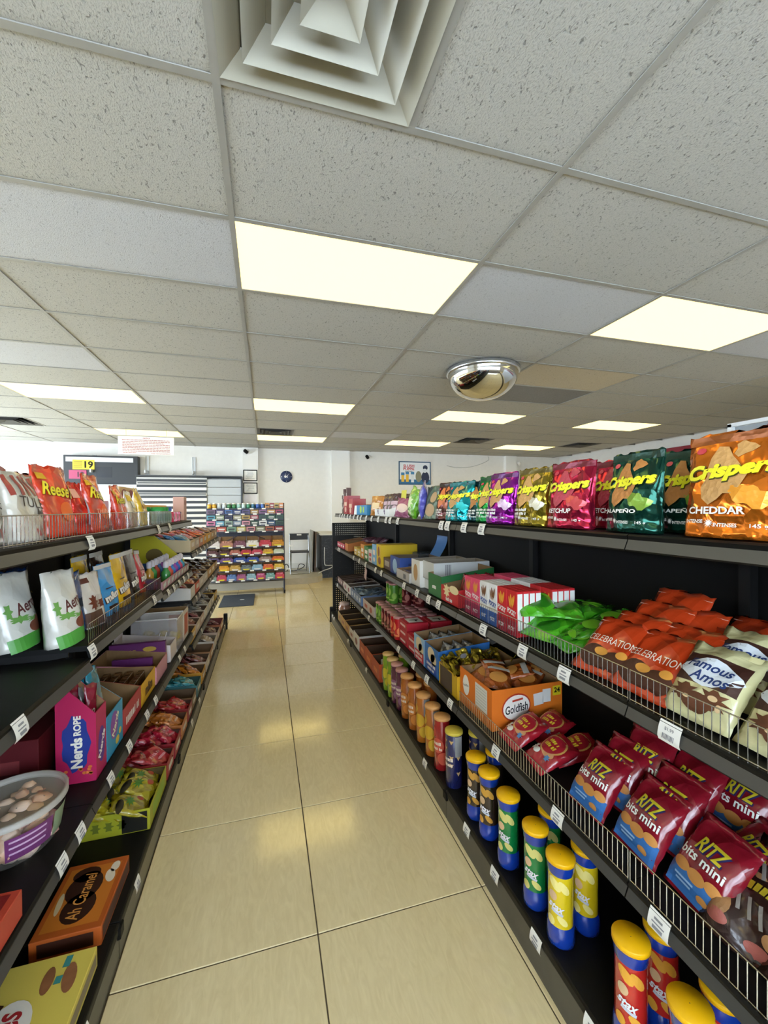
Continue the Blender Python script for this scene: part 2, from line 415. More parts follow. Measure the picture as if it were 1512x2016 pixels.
O('plenum', MB().box(-hw, hw, -hw, hw, .052, .058).mesh('plenum'), M('#8d8a7c', .8), t)
vl = {0: 'dark slot ceiling vent beside the far aisle light panel', -3: 'dark slot ceiling vent at the left edge of the photo', 3: 'small dark ceiling vent to the right of the slush poster', 5: 'small dark ceiling vent far right above the green chip bags'}
for i in (0, -3, 3, 5):
    t = empty('slot_vent', vl[i], 'vent', (CX0 + i * CW + CW / 4, CY0 + 8.5 * CD, CEIL))
    O('vent_frame', cone_ring(hw, .02, hw - .05, -.003), M('#55534e', .5), t)
    for o, i2 in ((.22, .17), (.16, .11), (.10, .05)): O('louvre', cone_ring(o, .03, i2, -.006), M('#4a4844', .5), t)
    O('plenum', MB().box(-hw, hw, -hw, hw, .035, .04).mesh('plenum'), BLACKD, t)

# walls with daylight openings (storefront behind the camera, window in the left wall)
O('wall_back', MB().box(XL, XR, YB, YB + .15, 0, CEIL + .1).mesh('wall_back'), WALLP, kind='structure')
O('wall_right', MB().box(XR, XR + .15, YF, YB, 0, CEIL + .1).mesh('wall_right'), WALLP, kind='structure')
wl = MB().box(XL - .15, XL, YF, 1.8, 0, CEIL + .1).box(XL - .15, XL, 8.7, YB, 0, CEIL + .1).box(XL - .15, XL, 1.8, 8.7, 0, .6).box(XL - .15, XL, 1.8, 8.7, 2.45, CEIL + .1)
O('wall_left', wl.mesh('wall_left'), WALLP, kind='structure')
wf = MB().box(XL, -3.6, YF - .15, YF, 0, CEIL + .1).box(4.6, XR, YF - .15, YF, 0, CEIL + .1).box(-3.6, 4.6, YF - .15, YF, 0, .95).box(-3.6, 4.6, YF - .15, YF, 2.35, CEIL + .1)
O('wall_front', wf.mesh('wall_front'), WALLP, kind='structure')
GLASS = M('#eef4f4', .02, trans=1.0)
ALU = M('#b9bcbd', .35, .9)
w1 = O('window_1', MB().box(XL - .09, XL - .084, 1.8, 8.7, .6, 2.45).mesh('window_1'), M('#f4f8fa', .02, alpha=.12), kind='structure')
for y in (1.83, 3.2, 4.6, 5.97, 7.33, 8.67): O('window_frame', MB().box(XL - .12, XL - .05, y - .03, y + .03, .6, 2.45).mesh('window_frame'), ALU, w1)
w2 = O('window_2', MB().box(-3.6, 4.6, YF - .09, YF - .084, .95, 2.35).mesh('window_2'), M('#f4f8fa', .02, alpha=.12), kind='structure')
for x in (-3.57, -1.5, .55, 2.6, 4.57): O('window_frame', MB().box(x - .03, x + .03, YF - .12, YF - .05, .95, 2.35).mesh('window_frame'), ALU, w2)
for nm, loc, rot, sx, sy in (('daylight_front', (.5, YF - .2, 1.45), (-PI / 2, 0, 0), 8.2, 1.9), ('daylight_left', (XL - .2, 5.25, 1.5), (0, -PI / 2, 0), 1.9, 6.9)):
    la = bpy.data.lights.new(nm, 'AREA'); la.shape = 'RECTANGLE'; la.size = sx; la.size_y = sy; la.cycles.is_portal = True
    lo_ = bpy.data.objects.new(nm, la); COL.objects.link(lo_); lo_.location = loc; lo_.rotation_euler = rot
# pilasters of the back wall
for n, (x0, x1) in enumerate(((-.435, -.127), (1.405, 1.815), (5.75, 6.05))):
    O('trim_%d' % (n + 1), MB().box(x0, x1, YB - .1, YB, 0, CEIL).mesh('trim'), M('#eceae4', .75), kind='structure')
O('baseboard_back', MB().box(-.127, 1.0, YB - .015, YB, .12, .22).mesh('baseboard_back'), M('#d6d3ca', .6), kind='structure')
# raised platform and marble-clad low wall at the far end
pl = MB().prism([(0, 0), (0, 0)], 0, 0) if False else MB()
pts = [(-2.6, 7.72), (.75, 7.76), (.95, 7.84), (1.06, 8.02), (1.08, 8.25), (1.08, YB), (-2.6, YB)]
n = len(pts); pl.add([(x, y, 0) for x, y in pts] + [(x, y, .11) for x, y in pts], [(i, (i + 1) % n, n + (i + 1) % n, n + i) for i in range(n)] + [tuple(range(n)), tuple(range(n, 2 * n))])
O('trim_5', pl.mesh('platform'), M('#b7ae98', .4, var=.06), kind='structure')
def marble():
    m, nt, b, N, L = nodemat('black_marble')
    tc = N('ShaderNodeTexCoord'); n = N('ShaderNodeTexNoise'); n.inputs['Scale'].default_value = 5; n.inputs['Detail'].default_value = 8; n.inputs['Distortion'].default_value = 2.5
    L(tc.outputs['Object'], n.inputs['Vector']); r = ramp(N, .495, (.006, .006, .006), .515, (.006, .006, .006)); e = r.color_ramp.elements.new(.505); e.color = (.12, .12, .12, 1)
    L(n.outputs['Fac'], r.inputs['Fac']); L(r.outputs[0], b.inputs['Base Color']); b.inputs['Roughness'].default_value = .4; b.inputs['Specular IOR Level'].default_value = .3
    return m
O('trim_6', MB().box(1.085, 1.75, 8.3, YB, 0, .86).mesh('marble_wall'), marble(), kind='structure')
O('trim_7', MB().box(1.06, 1.78, 8.27, YB, .86, .90).mesh('wall_cap'), M('#dedbd2', .6), kind='structure')

# ------------------------------------------------------------------ gondola shelving runs
SHF = M('#0c0c0c', .5, 0, .0, var=.1, spec=.25)
RAIL_SHEEN = M('#5b5954', .32, .4)  # lighter grey stands in for the highlight along the lower lip
def shelf_mesh(sg, xf, xb, z, y0, y1):                                 # sg=+1: deck lies at +x of the front edge
    d = abs(xb - xf)
    p = [(d, 0), (.006, 0), (0, -.004), (.003, -.013), (-.007, -.036), (-.004, -.04), (.006, -.04), (.012, -.016), (d, -.016)]
    me = MB().prism([(xf + sg * a, z + b) for a, b in p], y0 + .0015, y1 - .0015); me.m[3] = 1; me = me.mesh('shelf'); me.materials.append(SHF); me.materials.append(RAIL_SHEEN)
    return me
TAGM = None
def tag_mesh(price=None):
    mb = MB(); w, n = .025, 6; P = []
    for j in range(n + 1):
        a = -.022 + .044 * j / n; P.append((a, -.0016 - .006 * (1 - (2 * j / n - 1) ** 2) * .5 + (.004 if j == 0 else 0)))
    V = [(x, y, z) for z, y in P for x in (-w, w)]
    mb.add(V, [(2 * j, 2 * j + 1, 2 * j + 3, 2 * j + 2) for j in range(n)], 0, True)
    yy = -.0056
    if price: sh = join2(text2(price, h=.008, cz=.007, bold=.02), *[rect2(-.012 + .003 * i, -.009, .0016 if i % 3 else .0024, .011) for i in range(9)])
    else: sh = join2(rect2(0, .008, .02, .005), rect2(0, -.001, .03, .003), rect2(0, -.010, .024, .007))
    mb.add([(x, yy, z) for x, z in sh[0]], sh[1], 1)
    me = mb.mesh('price_tag', False); me.materials.append(PAPER); me.materials.append(INK); return me
TAGM = tag_mesh(); TAGP = tag_mesh('$1.99')
def fence_mesh(xf, z, h, y0, y1, step=.0155):
    mb = MB(); r = .0011
    for zz in (z + .004, z + h): mb.tube((xf, y0, zz), (xf, y1, zz), .0016, 5)
    n = int((y1 - y0) / step)
    for i in range(n + 1):
        y = y0 + (y1 - y0) * i / n; mb.tube((xf, y, z), (xf, y, z + h), r, 4, cap=False)
    me = mb.mesh('wire_fence', False); me.materials.append(WIRE); return me
def run(name, label, sg, xf, xb, xbase, joints, tiers, base_z, back_top, rails=()):
    g = empty(name, label, 'shelving', (xf, joints[0], 0))
    P = lambda n, me, mt=None: O(n, me, mt, g, (-xf, -joints[0], 0))
    out = {}
    for a, b in zip(joints, joints[1:]):
        x0, x1 = sorted((xb, xb + sg * .018))
        P('back_panel', bevel_box('back_panel', x0, x1, a + .002, b - .002, .1, back_top, .002, 1), BLACKD)
        q = sorted((xbase, xb)); P('base_deck', bevel_box('base_deck', q[0], q[1], a + .001, b - .001, base_z - .03, base_z, .006, 2), SHF)
        k = sorted((xbase + sg * .004, xbase + sg * .02)); P('kick_plate', MB().box(k[0], k[1], a + .002, b - .002, 0, base_z - .03).mesh('kick_plate'), M('#55534c', .35, .2, var=.1))
        c = sorted((xbase - sg * .006, xbase + sg * .006)); P('base_clip', bevel_box('base_clip', c[0], c[1], a - .018, a + .018, base_z - .045, base_z - .008, .003, 1), BLACKD)
    for y in joints:
        x0, x1 = sorted((xb - sg * .03, xb + sg * .03)); P('upright', MB().box(x0, x1, y - .014, y + .014, 0, back_top).mesh('upright'), BLACKM)
    for z, a, b in tiers:
        s = P('shelf', shelf_mesh(sg, xf, xb, z, a, b)); out[(z, a)] = s
        for y in (a + .006, b - .006):
            O('bracket', MB().prism([(xb, z - .016), (xf + sg * .06, z - .016), (xf + sg * .06, z - .03), (xb, z - .07)], y - .002, y + .002).mesh('bracket'), BLACKM, s)
    return g, out, P
RJ = [-.43, .786, 1.70, 2.615, 3.834, 5.053]
RT, R3, R2, RB = 1.338, .938, .50, .135
rt = [(z, a, b) for z in (RT, R3, R2) for a, b in zip(RJ, RJ[1:])]
rg, RS, RP = run('gondola_shelving', 'black metal gondola shelving run along the right of the aisle', 1, .83, 1.25, .77, RJ, rt, RB, 1.30)
LJ = [-.37, .54, 1.455, 2.37, 3.28, 4.19, 5.10]
LT, LC, LB = 1.325, .505, .12
BZ = {-.37: .955, .54: .955, 1.455: .99, 2.37: .965}
lt = [(LT, a, b) for a, b in zip(LJ[:4], LJ[1:5])] + [(BZ[a], a, b) for a, b in zip(LJ[:4], LJ[1:5])] + [(LC, a, b) for a, b in zip(LJ[:4], LJ[1:5])]
lt += [(z, a, b) for z in (1.085, .735, .41) for a, b in ((3.28, 4.19), (4.19, 5.10))]
lg, LS, LP = run('gondola_shelving', 'black metal gondola shelving run along the left of the aisle', -1, -.515, -.94, -.446, LJ, lt, LB, 1.32)
def sec(S, z, y):
    for (zz, a), s in S.items():
        nxt = [b for b in (RJ if S is RS else LJ) if b > a][0]
        if abs(zz - z) < .05 and a <= y < nxt: return s, zz
def tags(S, z, ys, price=()):
    for y in ys:
        r = sec(S, z, y)
        if not r: continue
        s, zz = r; right = S is RS
        x = .83 - .001 if right else -.515 + .001
        O('price_tag', TAGP if y in price else TAGM, None, s, (x, y, zz - .021), (-.25, 0, RIGHT if right else LEFT))
tags(RS, RT, [1.47, 1.62, 1.79, 1.86, 2.55, 2.72, 2.82, 3.03, 3.23, 3.42, 3.62, 3.75, 3.92, 4.1, 4.24, 4.42, 4.55, 4.7])
tags(RS, R3, [.675, 1.0, 1.2, 1.46, 1.9, 2.03, 2.2, 2.43, 2.95, 3.12, 3.45, 3.7, 3.95, 4.75, 4.83], price=(.675,))
tags(RS, R2, [.70, 1.03, 1.37, 1.77, 2.06, 2.27, 2.55, 3.35, 3.6, 4.3, 4.9])
tags(LS, LT, [1.46, 2.3, 2.55])
tags(LS, .975, [1.07, 1.46, 2.2, 2.5, 2.64, 2.8, 2.95, 3.1])
tags(LS, LC, [1.25, 1.36, 1.6, 1.8, 2.05, 2.2, 2.78, 2.95])
tags(LS, 1.085, [3.5, 3.7, 3.9, 4.1, 4.4, 4.7]); tags(LS, .735, [3.45, 3.6, 4.3, 4.5]); tags(LS, .41, [3.7, 4.3, 4.5, 4.65, 4.8, 4.95])
for y in (.83, 1.05, 1.28, 1.49, 1.94, 3.2, 3.95, 4.8, 4.92): O('price_tag', TAGM, None, rg, (.77 - .83 - .002, y - RJ[0], RB - .03), (-.2, 0, RIGHT))
for y in (1.18, 1.62, 2.75, 3.05, 4.75, 4.9): O('price_tag', TAGM, None, lg, (-.446 + .515 + .002, y - LJ[0], LB - .03), (-.2, 0, LEFT))
for z, a, b in ((R3, -.3, .784), (R3, .79, 1.69), (R2, -.3, .784), (R2, .79, 1.69)): RP('wire_fence', fence_mesh(.837, z, .075, a, b))
for z, a, b, h in ((LT, .6, 1.452, .068), (LT, 1.458, 2.36, .068), (LT, 2.375, 2.62, .068), (.99, 1.46, 2.36, .065)): LP('wire_fence', fence_mesh(-.522, z, h, a, b))
# pegboard end panel of the right run
pb = MB(); px0, pz0, pp, hh = .80, .12, .0254, .0042
for i in range(18):
    for j in range(43):
        x, z = px0 + i * pp, pz0 + j * pp; c = pp / 2
        o = [(x, 5.06, z), (x + pp, 5.06, z), (x + pp, 5.06, z + pp), (x, 5.06, z + pp)]
        q = [(x + c - hh, 5.06, z + c - hh), (x + c + hh, 5.06, z + c - hh), (x + c + hh, 5.06, z + c + hh), (x + c - hh, 5.06, z + c + hh)]
        pb.add(o + q, [(a, (a + 1) % 4, 4 + (a + 1) % 4, 4 + a) for a in range(4)])
RP('pegboard', pb.mesh('pegboard', False), BLACKM)
RP('end_frame', MB().box(.795, .815, 5.05, 5.075, .02, 1.215).box(.795, 1.26, 5.05, 5.075, 1.2, 1.222).mesh('end_frame'), BLACKM)
RP('base_end', bevel_box('base_end', .755, .80, 5.053, 5.075, 0, .19, .01, 2), BLACKM)
LP('base_end', bevel_box('base_end', -.475, -.43, 5.10, 5.125, 0, .19, .01, 2), BLACKM)
# ------------------------------------------------------------------ far end and wall things
# dome mirror
t = empty('dome_mirror', 'chrome half-dome security mirror on the ceiling', 'mirror', (1.95, 3.43, CEIL))
pr = [(.318 * math.cos(a), -.045 - .225 * math.sin(a)) for a in [PI / 2 * i / 14 for i in range(15)]]; pr[-1] = (.001, pr[-1][1])
O('dome', MB().lathe([(.32, -.04)] + pr, 48, cap=False).mesh('dome'), CHROME, t)
O('rim', MB().lathe([(.30, 0), (.335, 0), (.335, -.03), (.33, -.042), (.318, -.046)], 48).mesh('rim'), M('#c3c5c6', .18, .9), t)
# hanging notice board
RED = M('#b5473c', .6)
t = empty('notice_board', 'white hanging notice board with red printed rules near the ceiling', 'sign', (-1.76, 7.2, 2.39))
O('board', bevel_box('board', -.39, .39, -.004, .004, -.135, .145, .002, 1), M('#f3f0e6', .5), t)
O('heading', wrap('heading', text2('NOTICE', h=.02, bold=.03, cz=.118), lambda x, z: (x, -.0052, z)), RED, t)
O('lettering', wrap('lettering', join2(text2('A', h=.016, cx=-.33, cz=.088), *[scrib(.66 if i not in (2, 8) else (.58 if i == 2 else .18), .013, 0 if i not in (2, 8) else (-.04 if i == 2 else -.23), .088 - i * .0245, 11 + i) for i in range(9)], text2('THE MANAGEMENT', w=.28, h=.016, cz=-.118, cx=.2)), lambda x, z: (x, -.0052, z)), RED, t)
for x in (-.28, .28): O('hook', MB().tube((x, 0, .15), (x, 0, .282), .003, 6).mesh('hook'), CHROME, t)
# clock
NAVY = M('#1d2f57', .35, 0, .3)
t = empty('wall_clock', 'round dark blue wall clock with white emblem', 'clock', (.447, YB, 2.086))
O('clock_body', MB().lathe([(.001, .03), (.118, .03), (.125, .022), (.125, 0)], 40, cap=False).mesh('clock_body'), NAVY, t, rot=(PI / 2, 0, 0))
O('emblem', wrap('emblem', join2(blob2(-.022, 0, .022, .026), rect2(.016, .01, .03, .012, rot=.5), rect2(.014, -.012, .03, .012, rot=-.4), *[rect2(.1 * math.sin(i * PI / 6), .1 * math.cos(i * PI / 6), .012, .012) for i in range(0, 12, 3)]), lambda x, z: (x, -.032, z)), PRINTW, t)
O('clock_hand', wrap('clock_hand', join2(rect2(.03, .03, .09, .006, rot=.8), rect2(-.02, .03, .008, .07)), lambda x, z: (x, -.034, z)), M('#9aa4bb', .4), t)
# certificates on the left pilaster
for k, (z, lab) in enumerate(((2.093, 'upper black-framed certificate on the white pilaster'), (1.83, 'lower black-framed certificate with dark header on the pilaster'))):
    t = empty('framed_certificate', lab, 'certificate', (-.285, YB - .101, z))
    fm = MB()
    for sx in (-1, 1): fm.box(sx * .13 - .009, sx * .13 + .009, -.015, 0, -.115, .115); fm.box(-.13, .13, -.015, 0, sx * .107 - .009, sx * .107 + .009)
    O('frame', fm.mesh('frame'), BLACKD, t); O('paper', MB().box(-.125, .125, -.006, -.002, -.1, .1).mesh('paper'), PAPER, t)
    O('print', wrap('print', join2(*[rect2(RND.uniform(-.02, .02), .07 - i * .022, RND.uniform(.1, .19), .007) for i in range(7)]), lambda x, z: (x, -.007, z)), M('#a9acb0', .7), t)
t = reg(O('paper_sheet', MB().box(-.13, .13, -.003, 0, -.1, .07).mesh('paper_sheet'), M('#f3eff2', .7), loc=(-.285, YB - .101, 1.62)), 'plain white paper sheet below the two framed certificates', 'paper')
# cameras
for x, y, z, lab in ((-.34, YB - .1, 2.60, 'small security camera on the pilaster above the certificates'), (2.244, YB, 2.57, 'small black security camera on the wall left of slush poster'), (6.1, YB - .1, 2.5, 'small white camera on the far right pilaster')):
    t = empty('security_camera', lab, 'camera', (x, y, z))
    O('mount', MB().lathe([(.035, 0), (.035, .02), (.015, .03), (.015, .07)], 16).mesh('mount'), WHITE, t, rot=(PI / 2, 0, 0))
    O('camera_head', MB().lathe([(.02, -.06), (.036, -.05), (.036, .03), (.02, .045)], 16).mesh('camera_head'), BLACKD if x < 5 else WHITE, t, (-.03, -.09, -.02), (1.2, 0, -.6))
# slush poster (players as plain generic figures)
t = empty('wall_poster', 'framed slush drink poster with cups and sports player on the wall', 'poster', (3.38, YB, 2.21))
O('poster_sheet', MB().box(-.385, .385, -.012, -.002, -.26, .26).mesh('poster_sheet'), M('#e9eef2', .4), t)
fm = MB()
for s in (-1, 1): fm.box(s * .385 - .012, s * .385 + .012, -.018, 0, -.272, .272); fm.box(-.385, .385, -.018, 0, s * .26 - .012, s * .26 + .012)
O('frame', fm.mesh('frame'), M('#2f5878', .4), t)
D = lambda n, sh, m: O(n, wrap(n, sh, lambda x, z: (x, -.0135, z)), m, t)
D('water', rect2(0, -.2, .74, .1), M('#2f6d9a', .4))
D('title', join2(text2('SLUSH', w=.27, h=.065, cx=-.15, cz=.165, bold=.03), text2('PUPPIE', w=.27, h=.065, cx=-.15, cz=.095, bold=.03)), M('#c0303a', .5))
D('subtitle', text2('FLAVOURED', w=.18, h=.03, cx=-.15, cz=.04, bold=.02), M('#33445f', .5))
O('cup', wrap('cup', join2(*[rect2(x, -.12, .07, .17) for x in (-.3, -.19)]), lambda x, z: (x, -.0142, z)), M('#e8b93a', .5), t)
O('cup_lid', wrap('cup_lid', join2(*[rect2(x, z, .085, .06) for x, z in ((-.3, -.02), (-.19, .0), (-.06, .0))]), lambda x, z: (x, -.0146, z)), M('#3c7fae', .5), t)
O('ice_cup', wrap('ice_cup', join2(rect2(-.06, -.12, .07, .19), blob2(.25, .06, .05, .05)), lambda x, z: (x, -.0142, z)), M('#dfe6ea', .5), t)
O('player', wrap('player', join2(blob2(.26, -.1, .1, .14), blob2(.26, .13, .06, .06)), lambda x, z: (x, -.0138, z)), M('#26324e', .5), t)
O('player_back', wrap('player_back', blob2(.09, -.08, .075, .13), lambda x, z: (x, -.0136, z)), M('#8b8a72', .5), t)
# wall cables
def cable(name, label, pts, r, m):
    P = [Vector(p) for p in pts]; Q = []
    for i in range(len(P) - 1):                                        # Catmull-Rom through the points
        p0, p1, p2, p3 = P[max(0, i - 1)], P[i], P[i + 1], P[min(len(P) - 1, i + 2)]
        for k in range(5):
            t = k / 5; Q.append(.5 * (2 * p1 + (p2 - p0) * t + (2 * p0 - 5 * p1 + 4 * p2 - p3) * t * t + (3 * p1 - p0 - 3 * p2 + p3) * t ** 3))
    return reg(O(name, MB().path(Q + [P[-1]], r, 6).mesh(name), m), label, 'cable')
cable('wall_cable', 'thin grey cable sagging along the wall right of the poster', [(4.2, YB - .01, 2.4), (4.5, YB - .01, 2.36), (4.9, YB - .01, 2.4), (5.3, YB - .01, 2.55), (5.3, YB - .01, 2.66)], .006, M('#b3b1ab', .5))
cable('power_cable', 'black power cable coiled on the platform behind the chair', [(.3, 8.75, .12), (.42, 8.7, .118), (.46, 8.72, .2), (.4, 8.75, .25), (.36, 8.7, .12), (.55, 8.68, .118), (.72, 8.7, .16), (.78, 8.72, .22), (.68, 8.74, .24), (.62, 8.7, .118), (.5, 8.66, .118)], .008, BLACKD)
cable('white_cable', 'white tangled cable on the black marble low wall', [(1.14, 8.28, .62), (1.14, 8.28, .3), (1.18, 8.26, .26), (1.3, 8.27, .25), (1.26, 8.26, .2), (1.12, 8.25, .16), (1.0, 8.18, .12)], .008, M('#d9d7cf', .5))
# menu display and tobacco cabinet on the left of the back wall
t = empty('price_display', 'black wall display cabinet with yellow 19 price card', 'display', (-2.945, YB - .012, 2.15))
O('cabinet', bevel_box('cabinet', -.61, .61, -.16, 0, -.27, .27, .006, 1), M('#2c2f33', .45), t)
O('header_light', MB().box(-.57, .53, -.166, -.16, .15, .235).mesh('header_light'), M('#d5d9dc', .4), t)
O('lower_ledge', MB().box(-.61, .61, -.2, 0, -.31, -.27).mesh('lower_ledge'), M('#c8ccd0', .4), t)
O('screen', MB().box(-.09, .17, -.164, -.16, -.14, .06).mesh('screen'), M('#3c4048', .15), t)
O('yellow_card', MB().box(-.46, -.11, -.172, -.168, .005, .185).mesh('yellow_card'), M('#e8cf35', .5), t)
O('number', wrap('number', text2('19', h=.13, cx=-.2, cz=.095, bold=.03), lambda x, z: (x, -.174, z)), BLACKD, t)
O('card_print', wrap('card_print', join2(*[rect2(-.37, .15 - i * .026, .14, .01) for i in range(5)]), lambda x, z: (x, -.174, z)), M('#8d7a1c', .5), t)
O('pink_card', MB().box(-.52, -.24, -.172, -.168, -.17, -.01).mesh('pink_card'), M('#b2466b', .5), t)
O('number', wrap('number', text2('19', h=.1, cx=-.33, cz=-.09, bold=.03), lambda x, z: (x, -.174, z)), M('#3d1a2b', .5), t)
t = empty('tobacco_cabinet', 'wall cabinet with dark and white horizontal strips behind the counter', 'cabinet', (-1.72, YB - .012, 0))
O('carcass', MB().box(-.62, .62, -.25, 0, .2, 2.02).mesh('carcass'), M('#dad8d2', .6), t)
for i in range(17):
    z = 1.985 - i * .105
    O('dark_strip', MB().box(-.615, .615, -.262, -.25, z - .05, z).mesh('dark_strip'), M('#3a3e44', .5), t)
    O('white_flap', MB().box(-.612, .612, -.258, -.25, z - .104, z - .052).mesh('white_flap'), M('#eeeae2', .5), t)
    if i in (0, 2): O('price_strip', MB().box(-.6, .6, -.27, -.262, z - .088, z - .062).mesh('price_strip'), M('#4a4e54', .5), t)
t2 = empty('grey_shutter', 'grey ribbed shutter panel between striped cabinet and pilaster', 'shutter', (-.775, YB - .012, 0))
for i in range(5): O('shutter_slat', MB().box(-.32, .32, -.24, -.2, 1.2 + i * .16, 1.352 + i * .16).mesh('shutter_slat'), M('#b9bdbe', .5, .2), t2)
O('shutter_rail', MB().box(-1.57, .33, -.3, -.0, 2.03, 2.06).mesh('shutter_rail'), M('#33373c', .5), t2)
O('side_post', MB().box(.31, .34, -.26, 0, 1.2, 2.06).mesh('side_post'), M('#3a3e44', .5), t2)
for x, lab in ((-1.36, 'white slotted shelf bracket on the wall above the striped cabinet'), (-3.1, 'white slotted shelf bracket above the black price display'), (-2.2, 'white shelf bracket arm beside the black price display')):
    t = empty('wall_bracket', lab, 'bracket', (x, YB, 2.2))
    O('slotted_upright', MB().box(-.02, .02, -.02, 0, -.15, .25).box(-.045, -.035, -.02, 0, -.15, .25).mesh('slotted_upright'), M('#cfd3d6', .4), t)
    O('arm', MB().box(-.012, .012, -.25, -.02, -.1, -.04).mesh('arm'), M('#cfd3d6', .4), t)
# folding chair
t = empty('folding_chair', 'black folding chair with chrome frame against the far wall', 'chair', (.655, 8.45, .11))
MT = M('#a7a9a8', .25, .9)
hwid = .185
for s in (-1, 1):
    O('leg', MB().path([(s * hwid, .02, .79), (s * (hwid + .002), -.06, .4), (s * hwid, -.2, .01)], .010).mesh('leg'), MT, t)
    O('leg', MB().path([(s * (hwid - .025), -.02, .46), (s * (hwid - .025), .16, .012)], .010).mesh('leg'), MT, t)
O('foot_bar', MB().tube((-hwid, -.2, .012), (hwid, -.2, .012), .010).mesh('foot_bar'), MT, t)
O('foot_bar', MB().tube((-hwid + .02, .16, .03), (hwid - .02, .16, .03), .010).mesh('foot_bar'), MT, t)
O('backrest', bevel_box('backrest', -.19, .19, .005, .03, .66, .79, .008, 2), M('#26282a', .5), t)
O('sticker', MB().box(-.045, .045, .001, .004, .75, .775).mesh('sticker'), PAPER, t)
O('seat', bevel_box('seat', -.175, .175, -.24, .1, .42, .445, .008, 2), M('#2e2a30', .5), t)
# boards leaning
for k, (x, w, c, lab) in enumerate(((.90, .018, '#8f8b80', 'grey board leaning on the far wall beside the chair'), (.955, .03, '#5a4433', 'dark brown board leaning behind the grey board'))):
    reg(O('leaning_board', bevel_box('leaning_board', 0, w, -.5, 0, 0, .84 - k * .03, .002, 1), M(c, .6, var=.1), loc=(x, 8.95, .11), rot=(0, .03, 0)), lab, 'board')
# floor mat
mt = reg(O('floor_mat', bevel_box('floor_mat', -.24, .24, -.41, .41, 0, .012, .004, 1), M('#3c4450', .8, var=.1), loc=(-.41, 6.67, .0005)), 'dark grey floor mat on the tiles before the candy rack', 'mat')
O('mat_logo', wrap('mat_logo', blob2(.06, -.0, .035, .03), lambda x, z: (x, z, .0128)), M('#c9cdd2', .7), mt)
# cooler at far right
t = empty('display_cooler', 'white framed cooler with red header behind the orange chip bag', 'cooler', (4.95, 1.5, 0))
O('cooler_body', bevel_box('cooler_body', .1, .9, -1.8, 1.86, 0, 2.22, .01, 1), M('#c9ccce', .4), t)
O('header_frame', MB().box(-.0, .1, -1.8, 1.86, 2.27, 2.31).box(0, .1, 1.82, 1.86, 1.9, 2.3).box(0, .1, -1.8, 1.86, 1.9, 1.93).mesh('header_frame'), M('#dfe2e4', .3), t)
O('header_sign', MB().box(.03, .06, -1.78, 1.5, 2.1, 2.24).mesh('header_sign'), M('#a23a48', .4), t)
O('header_panel', MB().box(.06, .09, -1.78, 1.84, 1.93, 2.27).mesh('header_panel'), M('#8f9497', .4), t)
t = reg(O('red_sign', bevel_box('red_sign', -.5, .5, -.03, 0, -.06, .06, .004, 1), M('#8e2536', .4), loc=(XR - .002, 5.85, 2.44), rot=(0, 0, -PI / 2)), 'dark red strip sign on the right wall behind the green chip bag', 'sign')

# ------------------------------------------------------------------ candy rack at the end of the aisle
rk = empty('candy_rack', 'tall dark metal candy rack packed with sweets at the aisle end', 'rack', (-.3, 7.1, 0))
RW, RM = .60, M('#2b2b3a', .4)
for s in (-1, 1):
    O('side_post', MB().path([(s * RW, -.02, .02), (s * RW, .12, 1.50)], .014).mesh('side_post'), RM, rk)
    O('side_post', MB().tube((s * RW, .35, .02), (s * RW, .3, 1.50), .014).mesh('side_post'), RM, rk)
    O('foot', MB().tube((s * RW, -.1, .05), (s * RW, .4, .05), .016).mesh('foot'), RM, rk)
    for y in (-.08, .38): O('caster', MB().lathe([(.001, -.012), (.03, -.012), (.032, 0), (.03, .012), (.001, .012)], 14, cap=False).mesh('caster'), BLACKD, rk, (s * RW, y, .032), (0, PI / 2, 0))
O('back_sheet', MB().add([(-RW, .14, .2), (RW, .14, .2), (RW, .3, 1.48), (-RW, .3, 1.48)], [(0, 1, 2, 3)]).mesh('back_sheet'), M('#3a3a44', .5), rk)
O('plinth', MB().box(-RW - .0, RW, .0, .3, .08, .2).mesh('plinth'), M('#a8a294', .5), rk)
TZ = [1.405, 1.315, 1.225, 1.13, 1.03, .78, .655, .54, .40, .245]
TY = [.115 - .012 * i for i in range(10)]
